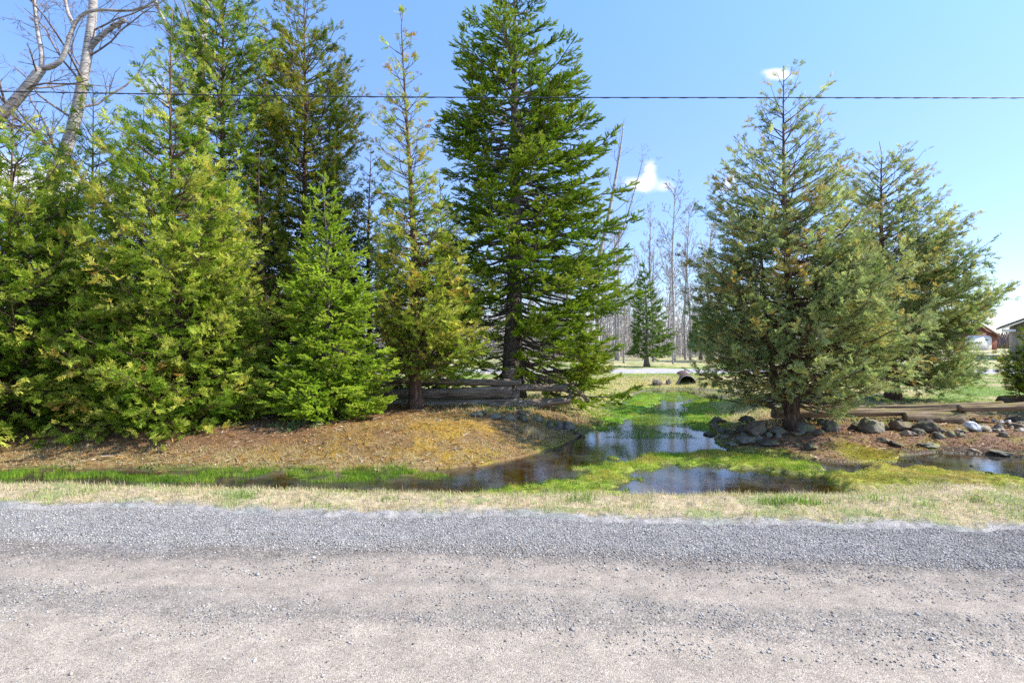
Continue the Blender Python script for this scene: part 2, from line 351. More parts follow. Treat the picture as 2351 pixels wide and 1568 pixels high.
c = mixc(nt, 1., c, g, 'MULTIPLY'); c = mixc(nt, 1., c, ramp(nt, n1, [(.3, .80), (.7, 1.18)]), 'MULTIPLY'); c = mixc(nt, 1., c, ramp(nt, n2, [(.3, .6), (.7, 1.4)]), 'MULTIPLY')
h = mathn(nt, 'ADD', mathn(nt, 'MULTIPLY', mathn(nt, 'SUBTRACT', 1, vd), mathn(nt, 'MULTIPLY', loose, 1.2)), mathn(nt, 'ADD', mathn(nt, 'MULTIPLY', vd2, -.4), mathn(nt, 'MULTIPLY', n2, .25)))
princ(nt, o, c, .9, .2, h, .8, .013)
# water
m, nt, o = newmat('ditch_water'); M['water'] = m
v = objco(nt, (1, 1.6, 1)); n1 = noise(nt, v, 5, 4, .55); n2 = noise(nt, v, 32, 3, .5)
b = N(nt, 'ShaderNodeBump'); b.inputs['Strength'].default_value = .08; b.inputs['Distance'].default_value = .02
lk(nt, mathn(nt, 'ADD', mathn(nt, 'MULTIPLY', n1, 1.), mathn(nt, 'MULTIPLY', n2, .35)), b.inputs['Height'])
fr = N(nt, 'ShaderNodeFresnel'); fr.inputs[0].default_value = 1.36; lk(nt, b.outputs[0], fr.inputs['Normal'])
gl = N(nt, 'ShaderNodeBsdfGlossy'); gl.inputs['Roughness'].default_value = .03; lk(nt, b.outputs[0], gl.inputs['Normal'])
tr = N(nt, 'ShaderNodeBsdfTransparent'); tr.inputs[0].default_value = (.74, .60, .36, 1)
mx = N(nt, 'ShaderNodeMixShader'); lk(nt, mathn(nt, 'MULTIPLY', fr.outputs[0], 1.6, True), mx.inputs[0]); lk(nt, tr.outputs[0], mx.inputs[1]); lk(nt, gl.outputs[0], mx.inputs[2])
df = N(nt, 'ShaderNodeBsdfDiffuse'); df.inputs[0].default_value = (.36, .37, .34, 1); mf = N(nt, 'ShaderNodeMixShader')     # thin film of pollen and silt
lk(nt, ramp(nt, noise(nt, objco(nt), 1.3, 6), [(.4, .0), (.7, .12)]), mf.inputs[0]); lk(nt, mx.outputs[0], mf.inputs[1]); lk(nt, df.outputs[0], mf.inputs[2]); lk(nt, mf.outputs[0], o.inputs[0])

# ================================================================== ground sheet
rows = np.concatenate([np.linspace(-9, 4.8, 24)[:-1], np.geomspace(4.8, 15, 330)[:-1], np.geomspace(15, 34, 110)[:-1], np.geomspace(34, 900, 90)])
tt = np.concatenate([np.linspace(-6, -.98, 70)[:-1], np.linspace(-.98, .98, 640), np.linspace(.98, 6, 70)[1:]])
Yg = np.repeat(rows[:, None], len(tt), 1); Xg = tt[None]*(np.maximum(rows, 1)[:, None]*.9+1.6)
Zg, Dg = field(Xg, Yg)
x, y, z, d = Xg.ravel(), Yg.ravel(), Zg.ravel(), Dg.ravel()
def C(*a): return np.array(a, dtype=float)
def blend(c, col, w): w = np.clip(w, 0, 1)[:, None]; return c*(1-w)+col*w
nA = fbm(x*.9, y*.9, 5); nB = fbm(x*2.7+30, y*2.7, 5); nC = fbm(x*7+3, y*7+8, 4)
lawn = C(.17, .25, .045)[None]*np.ones((len(x), 1))
lawn = blend(lawn, C(.47, .38, .19), sst(.42, .62, nA*.6+nB*.4))
lawn = blend(lawn, C(.52, .45, .25), sst(36, 48, y)*.55)
c = lawn
# litter and moss of the left mound
mound = sst(4.2, 2.6, x-.35*(y-9)*.0)*sst(17, 14.5, y)*sst(7.8, 8.3, y)
c = blend(c, C(.23, .135, .05), mound)
om = mound*sst(.36, .60, nB*.6+nA*.4)*sst(8.9, 9.6, y)*sst(13.2, 11.0, y)*sst(-6.5, -2, x)
c = blend(c, C(.38, .235, .02), om*.9)
c = blend(c, C(.33, .24, .10), mound*sst(.45, .6, nC)*sst(10.4, 9.4, y)*.8)
painted_litter_shade = mound*sst(-1.5, -4., x)*sst(9.4, 10.4, y)
c = blend(c, C(.15, .075, .042), painted_litter_shade*.8)  # dark litter under the left cedars, their shade painted into its colour
# right bank
rb = sst(3.6, 4.6, x)*sst(14.8, 13.2, y)*sst(7.5, 8.5, y)
c = blend(c, C(.25, .15, .095), rb); c = blend(c, C(.08, .06, .05), rb*sst(6.4, 7.6, x)*sst(.5, .25, d)*1.)
c = blend(c, C(.27, .25, .04), rb*sst(.56, .66, nB)*.5)
# creek banks, straw and yellowish moss
up = sst(1.8, 0, np.abs(d-.9))*(y > 14)
c = blend(c, C(.46, .36, .18), sst(4.5, 2.5, d)*(y > 14)*.75*(x > 0)); c = blend(c, C(.38, .33, .06), up*sst(.45, .6, nB)*.8)
c = blend(c, C(.13, .10, .07), sst(.30, .05, d)*(y > 22))
c = blend(c, C(.24, .27, .035), sst(.5, .0, d)*(y > 9.5)*(y < 22)*(x < 7)*.55*sst(.35, .6, nB))
# hump of yellow moss
hx, hy = wp([(2008, 1052)])[0]; c = blend(c, C(.34, .34, .035), sst(1., .4, np.hypot((x-hx)/.75, (y-hy)/.8)))
# marsh
for poly, cc in ((MOSS1, C(.26, .34, .035)), (MOSS2, C(.33, .34, .05)), (GRN1, C(.20, .42, .02)), (GRN2, C(.20, .40, .03)), (BAND, C(.13, .17, .02))):
    di = sdist(poly, x, y)+.85*(fbm(x*1.7+11, y*2.6, 4)-.5)+.4*(nC-.5)-.13
    w_ = sst(.12, -.25, di); c = blend(c, cc, w_); c = blend(c, C(.16, .12, .05), w_*sst(.52, .66, fbm(x*3.3+60, y*4.4, 4))*.75); c = blend(c, cc*.55, w_*sst(.5, .62, fbm(x*8, y*9+50, 3))*.6)
c = blend(c, C(.40, .30, .07), sst(.12, -.2, sdist(MOSS1, x, y))*sst(.55, .7, nC)*.6); c = blend(c, C(.44, .34, .12), sst(.1, -.2, sdist(MOSS2, x, y))*sst(.5, .66, nC)*.6)
mud = (d < 0)*sst(WZ+.0, WZ-.03, z)
c = blend(c, C(.17, .115, .045), mud); c = blend(c, C(.19, .21, .03), mud*sst(.42, .6, nB)*.8); c = blend(c, C(.20, .30, .12), mud*(y > 12.5)*.6)
# verge
vg = (y < 8.0)*sst(-.4, .25, d)
c = blend(c, C(.50, .40, .25), vg); c = blend(c, C(.22, .30, .08), vg*sst(.5, .66, nB)*.7); c = blend(c, C(.36, .35, .35), vg*sst(.25, .0, y-roadedge(x)-.0)*.8)
wetv = np.clip(sst(.06, -.02, z-WZ)*(d < .5), 0, 1)
nr, nc = Yg.shape; ii = (np.arange(nr-1)[:, None]*nc+np.arange(nc-1)[None]).ravel()
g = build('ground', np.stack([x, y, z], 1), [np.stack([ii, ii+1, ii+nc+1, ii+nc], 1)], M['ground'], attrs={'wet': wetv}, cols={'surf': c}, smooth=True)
tag(g, kind='structure')
# water sheet over the basin's bounding area (the ground rises above it everywhere else)
wx = np.linspace(-24, 27, 60); wy = np.linspace(6.6, 26, 30)
WX, WY = np.meshgrid(wx, wy); nr, nc = WX.shape; ii = (np.arange(nr-1)[:, None]*nc+np.arange(nc-1)[None]).ravel()
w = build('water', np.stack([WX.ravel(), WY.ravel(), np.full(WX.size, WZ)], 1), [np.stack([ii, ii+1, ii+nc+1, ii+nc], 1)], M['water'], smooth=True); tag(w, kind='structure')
# road sheet
ry = np.concatenate([np.linspace(-8, 2, 12)[:-1], np.linspace(2, 1, 0), np.linspace(2, 7.2, 260)]); rx = np.concatenate([np.linspace(-40, -8, 60)[:-1], np.linspace(-8, 8, 640), np.linspace(8, 40, 60)[1:]])
RX, S = np.meshgrid(rx, np.linspace(0, 1, 290)); 
RE = roadedge(rx)[None]; T0 = -8.
RY = np.where(S < .06, T0+(2.2-T0)*S/.06, 2.2+(RE-2.2)*(S-.06)/.94)
x, y = RX.ravel(), RY.ravel(); dd = (RE-RY).ravel()
z = .012+.022*(fbm(x*1.2, y*1.5, 4)-.5)+.008*(vnoise(x*13, y*13)-.5)+.03*sst(.5, 2.5, dd)-.05*sst(.10, 0, dd)
k = y+.078*x; nA = fbm(x*.35, y*2.2, 4); kk = k+(nA-.5)*1.0+.35*(fbm(x*2.3, y*5, 4)-.5)
c = C(.37, .313, .25)[None]*np.ones((len(x), 1))
c = blend(c, C(.28, .243, .205), sst(3.15, 3.4, kk)*sst(3.9, 3.6, kk)*.8)
c = blend(c, C(.345, .292, .236), sst(3.65, 3.8, kk)); c = blend(c, C(.25, .215, .182), sst(3.95, 4.4, kk)); c = blend(c, C(.28, .268, .255), sst(4.4, 4.95, kk)*.9)
c = blend(c, C(.165, .15, .135), sst(2.5, 5, x)*sst(3.8, 4.6, kk)*.7)
loose = np.clip(sst(3.9, 4.6, kk)+.5*sst(3.1, 3.35, kk)*sst(3.75, 3.5, kk)+.15, 0, 1)
nr, nc = RX.shape; ii = (np.arange(nr-1)[:, None]*nc+np.arange(nc-1)[None]).ravel()
o = build('road', np.stack([x, y, z], 1), [np.stack([ii, ii+1, ii+nc+1, ii+nc], 1)], M['road'], attrs={'wet': loose}, cols={'surf': c}, smooth=True); tag(o, kind='structure')
def roadz(x, y):
    dd = roadedge(x)-y
    return .012+.022*(fbm(x*1.2, y*1.5, 4)-.5)+.008*(vnoise(x*13, y*13)-.5)+.03*sst(.5, 2.5, dd)-.05*sst(.10, 0, dd)
# driveway across the lawn, passing over the culvert
M['drive'] = flat_mat('driveway_gravel', (.40, .37, .36), .9, nscale=3)
X = np.linspace(-60, 70, 131); yb = 29.6+.0*X+.2*np.sin(X*.2); yt = 34.0+.2*np.sin(X*.15); yt = yt+np.where(X > 25, (X-25)*.15, 0); yb = yb+np.where(X > 25, (X-25)*.10, 0)
TS = np.linspace(0, 1, 7); XX = np.repeat(X[None], 7, 0); YY = yb[None]*(1-TS[:, None])+yt[None]*TS[:, None]
ZZ = field(XX, YY)[0]+.05+.03*np.sin(np.pi*TS)[:, None]; ZZ[0] -= .08; ZZ[-1] -= .08; ZZ = np.maximum(ZZ, -.1)
nr, nc = XX.shape; ii = (np.arange(nr-1)[:, None]*nc+np.arange(nc-1)[None]).ravel()
o = build('driveway', np.stack([XX.ravel(), YY.ravel(), ZZ.ravel()], 1), [np.stack([ii, ii+1, ii+nc+1, ii+nc], 1)], M['drive'], smooth=True); tag(o, kind='structure')

# ================================================================== gravel stones (stuff)
def stone_tmpl(seed):
    r = np.random.default_rng(seed)
    V = np.array([[1, 0, 0], [-1, 0, 0], [0, 1, 0], [0, -1, 0], [0, 0, 1], [0, 0, -1]], float)*r.uniform(.6, 1.15, (6, 1))+r.uniform(-.25, .25, (6, 3))
    V[:, 2] *= .62
    Fc = np.array([[0, 2, 4], [2, 1, 4], [1, 3, 4], [3, 0, 4], [2, 0, 5], [1, 2, 5], [3, 1, 5], [0, 3, 5]])
    return V, Fc
acc = Acc()
def scatter_stones(n, xr, kr, size, bright, sx=1.):
    x = rng.uniform(*xr, n); k = rng.uniform(*kr, n); y = k-.078*x; ok = (y < roadedge(x)+.05) & (y > 2.0) & ((k > 4.5) | (rng.random(n) < .12+2.6*np.clip(fbm(x*1.6+20, y*3.2, 4)-.42, 0, 1)+.5*(fbm(x*6, y*9, 2) > .66))); x, y = x[ok], y[ok]
    m = len(x); s = size[0]+(size[1]-size[0])*rng.random(m)**2.5
    t = np.clip(rng.normal(bright, .2, m), 0, 1)
    for i in range(6):
        sel = np.arange(m) % 6 == i; tv, tf = stone_tmpl(i)
        a = rng.uniform(0, 6.283, sel.sum()); dv = np.stack([np.cos(a), np.sin(a), rng.uniform(-.3, .3, sel.sum())], 1)
        up = np.stack([rng.uniform(-.4, .4, sel.sum()), rng.uniform(-.4, .4, sel.sum()), np.ones(sel.sum())], 1)
        p = np.stack([x[sel], y[sel], roadz(x[sel], y[sel])+s[sel]*.22], 1)
        inst(tv, tf, p, dv, up, s[sel], acc, t[sel])
scatter_stones(95000, (-8, 8), (4.45, 5.75), (.004, .0115), .5)
scatter_stones(26000, (-8, 8), (3.9, 4.7), (.004, .013), .42)
scatter_stones(26000, (-6.5, 6.5), (3.05, 3.75), (.003, .011), .5)
scatter_stones(16000, (-6.5, 6.5), (2.3, 4.3), (.0025, .009), .45)
scatter_stones(700, (-6.5, 6.5), (2.4, 5.2), (.008, .015), .55)
scatter_stones(150, (-6.5, 6.5), (2.5, 4.9), (.012, .024), .7)
o = acc.build('road_gravel', M['stone_bits']); tag(o, kind='stuff')

# ================================================================== grass and litter (stuff)
BV = np.array([[0, -.5, 0], [0, .5, 0], [.5, .36, .0], [.5, -.36, 0], [1, 0, 0]], float)
def blades(acc, x, y, z, h, w, lean, tint, thick=None):
    n = len(x); a = rng.uniform(0, 6.283, n); le = np.abs(rng.normal(0, lean, n))
    dx, dy = np.cos(a), np.sin(a); side = np.stack([-dy, dx, 0*dx], 1)
    base = np.stack([x, y, z], 1); up = np.array([0, 0, 1.])
    D1 = unit(np.stack([dx*le*.5, dy*le*.5, np.ones(n)], 1)); D2 = unit(np.stack([dx*le*1.6, dy*le*1.6, np.maximum(1-le*.4, .1)], 1))
    h = h[:, None]; w = w[:, None] if hasattr(w, '__len__') else np.full((n, 1), w)
    m = base+D1*h*.5; t = m+D2*h*.5
    V = np.stack([base-side*w*.5, base+side*w*.5, m+side*w*.4, m-side*w*.4, t], 1).reshape(-1, 3)
    o = (np.arange(n)*5)[:, None]
    acc.add(V, [o+np.array([[0, 1, 2, 3]]), o+np.array([[3, 2, 4]])], np.repeat(tint, 5))
def rpts(n, xr, yr): return rng.uniform(*xr, n), rng.uniform(*yr, n)
# dry verge grass
acc = Acc()
x, y = rpts(150000, (-9.5, 10), (4.6, 8.3)); re = roadedge(x); z, d = field(x, y)
n1 = fbm(x*1.6, y*1.6, 4); n2 = fbm(x*4+9, y*4, 3)
keep = (y > re-.06+.16*n2) & (d > -.05) & (rng.random(len(x)) < np.clip(.55+1.2*(n2-.35), .1, 1))
x, y, z, d, n1, n2, re = (q[keep] for q in (x, y, z, d, n1, n2, re))
grn = (rng.random(len(x)) < .20+.75*sst(.5, .66, n1+.12*(x > 2.5))*sst(1.2, .1, y-re)) | (rng.random(len(x)) < .5*sst(.25, 0, d))
t = np.where(grn, rng.uniform(.12, .5, len(x)), np.clip(rng.normal(.76, .11, len(x)), .5, 1))
h = rng.uniform(.03, .09, len(x))*(.5+1.*n2)*(1+.5*(rng.random(len(x)) > .97))
blades(acc, x, y, z-.004, h, rng.uniform(.003, .006, len(x)), 1.5, t)
# bright tufts at the pool's edge and tall thin shoots
for u, v, n, hh in ((1775, 1156, 120, .10), (1835, 1156, 150, .12), (1800, 1153, 60, .09), (1880, 1158, 60, .07), (2010, 1150, 60, .11), (2110, 1160, 50, .07), (1480, 1165, 50, .06), (900, 1150, 40, .07), (2240, 1150, 60, .07), (560, 1142, 60, .10), (1330, 1150, 80, .15), (210, 1128, 40, .12)):
    p = onground(u, v, 5.6, 8); X = p[0]+rng.normal(0, .10, n); Y = p[1]+rng.normal(0, .05, n); Z = field(X, Y)[0]
    blades(acc, X, Y, Z, rng.uniform(.5, 1, n)*hh, np.full(n, .006), .5, rng.uniform(0.05, .35, n))
o = acc.build('verge_grass', M['grass']); tag(o, kind='stuff')
# marsh grass standing in the water and on the moss
acc = Acc()
def marsh(poly, n, h, w, tm, ts, e=.1, pw=None, lean=.5):
    lo, hi = poly.min(0), poly.max(0); lo[0] = max(lo[0], -10); hi[0] = min(hi[0], 12)
    x, y = rpts(n, (lo[0], hi[0]), (lo[1], hi[1])); k = sdist(poly, x, y)+.85*(fbm(x*1.7+11, y*2.6, 4)-.5)+.5*(fbm(x*5, y*7+4, 3)-.5)-.13 < e
    if pw is not None: k &= fbm(x*1.9+5, y*2.6, 4) > pw
    n3 = fbm(x*5+2, y*6, 3); k &= rng.random(n) < .15+2.2*np.clip(n3-.3, 0, 1)
    x, y = x[k], y[k]; z = np.maximum(field(x, y)[0], WZ-.06)
    n2 = fbm(x*2.2, y*3, 4); hi_ = sst(WZ-.02, WZ+.07, z)
    blades(acc, x, y, z, rng.uniform(h[0], h[1], len(x))*(.5+1.*n2), rng.uniform(w[0], w[1], len(x)), lean, np.clip(rng.normal(tm, ts, len(x))+1.1*(n2-.5)+.25*(hi_-.4), 0, 1))
marsh(MOSS1, 90000, (.012, .035), (.004, .008), .60, .16)
marsh(MOSS1, 24000, (.04, .09), (.003, .006), .45, .2, .3)
marsh(MOSS2, 100000, (.010, .028), (.004, .008), .72, .16)
marsh(GRN1, 60000, (.02, .06), (.006, .012), .5, .15, .0)
marsh(GRN2, 60000, (.02, .06), (.006, .012), .5, .15, .0)
marsh(BAND, 60000, (.04, .09), (.003, .0055), .42, .18, .05, .42, .35)
marsh(BASIN, 170000, (.03, .09), (.003, .0055), .40, .2, -.02, .50, .6)
x, y = rpts(120000, (2.0, 7), (12.0, 23)); z, d = field(x, y); k = (d < -.05) & (fbm(x*1.1+70, y*.9, 4)+.03*(y-12)*(y < 16) > .46); x, y = x[k], y[k]
blades(acc, x, y, np.full(len(x), WZ-.01), rng.uniform(.02, .05, len(x)), rng.uniform(.006, .012, len(x)), 2.2, rng.uniform(.3, .7, len(x)))
hxs = rng.normal(hx, .33, 9000); hys = rng.normal(hy, .33, 9000); blades(acc, hxs, hys, field(hxs, hys)[0], rng.uniform(.01, .03, 9000), rng.uniform(.004, .008, 9000), .5, rng.uniform(.7, 1, 9000))
o = acc.build('marsh_grass', M['marsh']); tag(o, kind='stuff')
# dry and mossy grass of the mound and creek banks, lawn beyond
acc = Acc()
x, y = rpts(90000, (-10, 4.5), (8.4, 12.6)); z, d = field(x, y); n2 = fbm(x*3, y*3, 4)
k = (d > .02) & (rng.random(len(x)) < .25+.9*sst(1.5, .1, d)) & (rng.random(len(x)) < 1.5*n2) & ((x > -5+1*(y-9)) | (d < .8)); x, y, z, d, n2 = (q[k] for q in (x, y, z, d, n2))
t = np.where(rng.random(len(x)) < .22, rng.uniform(.2, .5, len(x)), np.clip(rng.normal(.8, .13, len(x)), .5, 1))
blades(acc, x, y, z-.004, rng.uniform(.02, .07, len(x))*(.5+1*n2), rng.uniform(.004, .008, len(x)), 1.1, t)
x, y = rpts(45000, (-6, 4), (9.0, 13)); z, d = field(x, y); n2 = fbm(x*2.7+30, y*2.7, 5); k = (d > .1) & (n2 > .42); x, y, z = x[k], y[k], z[k]
blades(acc, x, y, z-.003, rng.uniform(.008, .03, len(x)), rng.uniform(.004, .008, len(x)), 1.4, np.clip(rng.normal(.96, .06, len(x)), .8, 1))
x, y = rpts(70000, (-2, 9), (12.5, 30)); z, d = field(x, y); k = (d > .0) & (rng.random(len(x)) < sst(5, 0, d)); x, y, z, d = x[k], y[k], z[k], d[k]; n2 = fbm(x*1.3, y*1.3, 4)
t = np.where(rng.random(len(x)) < .15+.5*(n2 > .52)+.4*(d < .4), rng.uniform(.2, .5, len(x)), np.clip(rng.normal(.72, .12, len(x)), .5, 1))
blades(acc, x, y, z-.005, rng.uniform(.04, .12, len(x)), rng.uniform(.01, .02, len(x)), .9, t)
x, y = rpts(60000, (-14, 26), (14, 29)); z, d = field(x, y); k = (d > 1.); x, y, z = x[k], y[k], z[k]; n2 = fbm(x*.9, y*.9, 4)
blades(acc, x, y, z-.005, rng.uniform(.03, .07, len(x)), rng.uniform(.012, .022, len(x)), .8, np.where(rng.random(len(x)) < sst(.62, .4, n2), rng.uniform(.1, .45, len(x)), rng.uniform(.5, .8, len(x))))
o = acc.build('bank_grass', M['grass']); tag(o, kind='stuff')
# litter: needles, leaves, bark crumbs
acc = Acc()
QV = np.array([[-.5, -.3, 0], [.1, -.42, .08], [.6, .0, .02], [.05, .38, .1], [-.5, .2, -.02]]); QF = np.array([[0, 1, 2, 3, 4]])
def litter(n, xr, yr, s, tm, ts, fn=None, zoff=.008):
    x, y = rpts(n, xr, yr); z, d = field(x, y); k = d > .0
    if fn is not None: k &= fn(x, y, d)
    x, y, z = x[k], y[k], z[k]; m = len(x); a = rng.uniform(0, 6.283, m)
    dv = np.stack([np.cos(a), np.sin(a), rng.normal(0, .25, m)], 1); up = np.stack([rng.normal(0, .4, m), rng.normal(0, .4, m), np.ones(m)], 1)
    inst(QV*np.array([1, .55, 1]), QF, np.stack([x, y, z+zoff], 1), dv, up, s[0]+(s[1]-s[0])*rng.random(m)**2, acc, np.clip(rng.normal(tm, ts, m), 0, 1))
litter(60000, (-11, 3.4), (9.0, 15), (.012, .035), .42, .22)
litter(14000, (-3.5, 3.2), (9.3, 11.6), (.012, .03), .76, .05, lambda x, y, d: fbm(x*2.7+30, y*2.7, 5) > .48)
litter(700, (-11, 2), (8.9, 9.7), (.03, .07), .93, .08, lambda x, y, d: d < .35)
litter(42000, (3.6, 14), (9.6, 13.6), (.012, .035), .42, .24)
litter(6000, (6, 14), (10, 12), (.02, .05), .05, .1, lambda x, y, d: d < .8)
litter(5000, (-9, 9), (5.6, 7.6), (.008, .02), .6, .25)
SV = np.array([[-.5, -.03, 0], [-.5, .03, 0], [0, .035, .06], [.5, .012, .02], [0, -.03, .06]]); _q = QV; QV = SV*np.array([1, 1/.55, 1])
litter(3500, (-11, 3.4), (9.2, 15), (.08, .3), .80, .16, zoff=.012)
litter(2500, (3.8, 14), (9.8, 13.6), (.08, .3), .75, .2, zoff=.012)
QV = _q; litter(1600, (-11, 3.4), (9.2, 13), (.04, .075), .62, .2, zoff=.014); litter(900, (4, 14), (9.8, 13.4), (.04, .075), .6, .25, zoff=.014)
o = acc.build('leaf_litter', M['litter']); tag(o, kind='stuff')

# ================================================================== foliage templates
def kite(ax, ay, dx, dy, ln, wd, zt=0., zb=0.):
    """slender leaf from (ax, ay) towards (dx, dy)"""
    l = math.hypot(dx, dy); dx /= l; dy /= l; nx, ny = -dy, dx
    return [[ax, ay, zb], [ax+dx*ln*.45+nx*wd*.5, ay+dy*ln*.45+ny*wd*.5, (zt+zb)/2+.02], [ax+dx*ln, ay+dy*ln, zt], [ax+dx*ln*.45-nx*wd*.5, ay+dy*ln*.45-ny*wd*.5, (zt+zb)/2-.02]]
def cedar_tmpl(seed):
    r = random.Random(seed); V = []
    V += kite(0, 0, 1, r.uniform(-.1, .1), 1., .05, -.14)
    for i in range(5):
        for s in (-1, 1):
            a = .06+i*.17+r.uniform(-.06, .06); l = (.46-.06*i)*r.uniform(.7, 1.25); sl = r.uniform(.35, .75)
            zt = -.10*l+r.uniform(-.14, .12)
            V += kite(a, 0, .8, s*sl, l, .075, zt, -.03*i)
            if i < 3: V += kite(a+l*.35, s*l*.22, .6, s*.75, l*.45, .06, zt-.03+r.uniform(-.08, .06), -.04)
    V = np.array(V); return V, np.arange(len(V)).reshape(-1, 4)
CED = [cedar_tmpl(i) for i in range(4)]
def needle_tmpl(seed, n=13):
    r = random.Random(seed); V = []
    for i in range(n):
        a = i*2.4+r.uniform(-.3, .3); x0 = i/n*.85; rr = .24*(1-.45*i/n); sx = .26
        c, s = math.cos(a), math.sin(a); w = .075
        V += [[x0, -s*w, c*w], [x0, s*w, -c*w], [x0+sx, c*rr, s*rr]]
    V += [[0, .035, 0], [0, -.035, 0], [1, 0, 0]]
    V = np.array(V); return V, np.arange(len(V)).reshape(-1, 3)
NDL = [needle_tmpl(i) for i in range(4)]
def prof(Y, vb, rowsp, ubase, utop, vtop):
    """profile from photo rows (v, left u, right u) -> arrays of height above base, rL, rR, axis function"""
    zb = CZ-(vb-V0)*Y/F; H = (CZ-(vtop-V0)*Y/F)-zb
    hs = []; L = []; Rr = []
    for v, ul, ur in rowsp:
        h = CZ-(v-V0)*Y/F-zb; uc = ubase+(utop-ubase)*h/H
        hs.append(h); L.append((uc-ul)*Y/F); Rr.append((ur-uc)*Y/F)
    o = np.argsort(hs); return np.array(hs)[o], np.array(L)[o], np.array(Rr)[o], H
def conifer(name, kind, label, group, Y, ubase, vbase, utop, vtop, rowsp, mat, barkm, tr, nb=200, dens=1., seed=1, brown=.1, tbase=.35, low=.3, sprs=.17, bare=0., leaf_from=.3, branch_vis=1., topfade=0., deadlow=0.):
    r = np.random.default_rng(seed)
    base = px(ubase, vbase, Y); hs, L, Rr, H = prof(Y, vbase, rowsp, ubase, utop, vtop)
    lean = (utop-ubase)*Y/F
    tree = empty(name, base); tag(tree, label, 'tree', group)
    # trunk
    K = 26; s = np.linspace(0, 1, K); P = np.zeros((1, K, 3)); P[0, :, 2] = s*H-.12*(s == 0)
    wob = .06*np.sin(s*5+seed)*(s > 0)*(s < 1)
    P[0, :, 0] = lean*s+wob; P[0, :, 1] = .05*np.sin(s*4+seed*2)
    rad = tr*(1-s)**1.25+.007; rad = rad+tr*.55*np.exp(-s*H/.16)
    def axis(h): return np.interp(h, s*H, P[0, :, 0]), np.interp(h, s*H, P[0, :, 1])
    ta = Acc(); V, fs = tubes(P, rad[None], 14)
    V = V.reshape(K, 14, 3); ang = np.arange(14); flare = (1+.16*np.sin(ang*2.6+seed)+.1*np.sin(ang*4.9))
    cxy = P[0, :, None, :]; V = cxy+(V-cxy)*np.where(np.exp(-s*H/.5)[:, None, None] > .02, 1+(flare[None, :, None]-1)*np.exp(-s*H/.8)[:, None, None]+.04*flare[None, :, None], 1.)
    ta.add(V.reshape(-1, 3), fs)
    # branches: sample the tips on the silhouette surface
    hh = np.linspace(hs[0], hs[-1], 400); rm = (np.interp(hh, hs, L)+np.interp(hh, hs, Rr))/2
    pdf = (np.maximum(rm, .02)**1.2+.09)*(1-topfade*hh/H); cdf = np.cumsum(pdf)/pdf.sum()
    u = (np.arange(nb)+r.random(nb))/nb
    ht = np.interp(u, cdf, hh); azm = np.arange(nb)*2.39996+r.normal(0, .35, nb)
    c, sn = np.cos(azm), np.sin(azm); RL = np.interp(ht, hs, L); RRr = np.interp(ht, hs, Rr)
    Rt = (RL+RRr)/2+(RRr-RL)/2*c; lump = .56+.80*fbm(azm*1.0+seed*3, ht*1.0, 3)
    lump = lump if kind == 'cedar' else .48+.95*fbm(azm*.8+seed*3, ht*.75, 3)
    rr = Rt*lump*r.uniform(.6, 1.05, nb); rr = np.maximum(np.minimum(rr, Rt*1.03), .10); t = ht/H
    if kind == 'cedar': rise = rr*(-.13+.95*t+.25*(r.random(nb)-.5))+.03
    else: rise = rr*(-.02+.75*np.clip(t-.35, 0, 1)*1.4)
    hb = np.clip(ht-rise, low*.8+.25*min(1, H/4)*r.random(nb), H*.985); dz = ht-hb
    K = 9; q = np.linspace(0, 1, K)[None, :, None]; rad_dir = np.stack([c, sn, 0*c], 1); sdr = np.stack([-sn, c, 0*c], 1)
    ax, ay = axis(hb); B0 = np.stack([ax, ay, hb], 1)
    tx = np.interp(ht, s*H, P[0, :, 0])
    if kind == 'cedar': zc = dz[:, None, None]*q**1.1-(.10*rr*(1-t))[:, None, None]*np.sin(np.pi*q)+(.06*rr)[:, None, None]*q**4
    else: zc = dz[:, None, None]*q-(.13*rr*(1-t*.9))[:, None, None]*np.sin(np.pi*q*.9)+(.05*rr)[:, None, None]*q**4
    wig = r.normal(0, .05, (nb, 1, 1))*rr[:, None, None]*np.sin(np.pi*q*1.0)+r.normal(0, .018, (nb, K, 1))*rr[:, None, None]*q
    BP = B0[:, None]+rad_dir[:, None]*rr[:, None, None]*q+np.array([0, 0, 1.])*(zc+r.normal(0, .012, (nb, K, 1))*rr[:, None, None])+sdr[:, None]*wig
    BP[:, :, 0] += (tx-ax)[:, None]*q[:, :, 0]
    br = (.006+.011*np.minimum(rr, 2.5))*branch_vis; BR = br[:, None]*(1-.8*q[:, :, 0])
    V, fs = tubes(BP, BR, 5, False); ta.add(V, fs)
    ba = ta; fa = Acc()
    blen = np.maximum(rr, .2)
    # side twigs
    step = .095 if kind == 'cedar' else .085
    nt_ = np.maximum((blen/step*dens).astype(int), 4); bi = np.repeat(np.arange(nb), nt_); m = len(bi)
    lfb = (leaf_from+deadlow*np.clip(1-ht/H/.55, 0, 1)*np.where(c < .25, 1., .55))[bi]
    s0 = .12 if (deadlow or kind == 'cedar') else leaf_from*.8
    sq = s0+(1-s0)*r.random(m)**.75
    inner = (sq < lfb+r.normal(0, .05, m)) | (r.random(m) < bare)
    seg = np.minimum((sq*(K-1)).astype(int), K-2); fr = sq*(K-1)-seg
    p0 = BP[bi, seg]*(1-fr)[:, None]+BP[bi, seg+1]*fr[:, None]; tg = unit(BP[bi, seg+1]-BP[bi, seg])
    side = np.where(r.random(m) < .5, -1, 1); latv = sdr[bi]*side[:, None]
    tl = blen[bi]*(.42*(1-sq)+.10)*r.uniform(.6, 1.2, m)+.06
    tl = np.minimum(tl, .9)
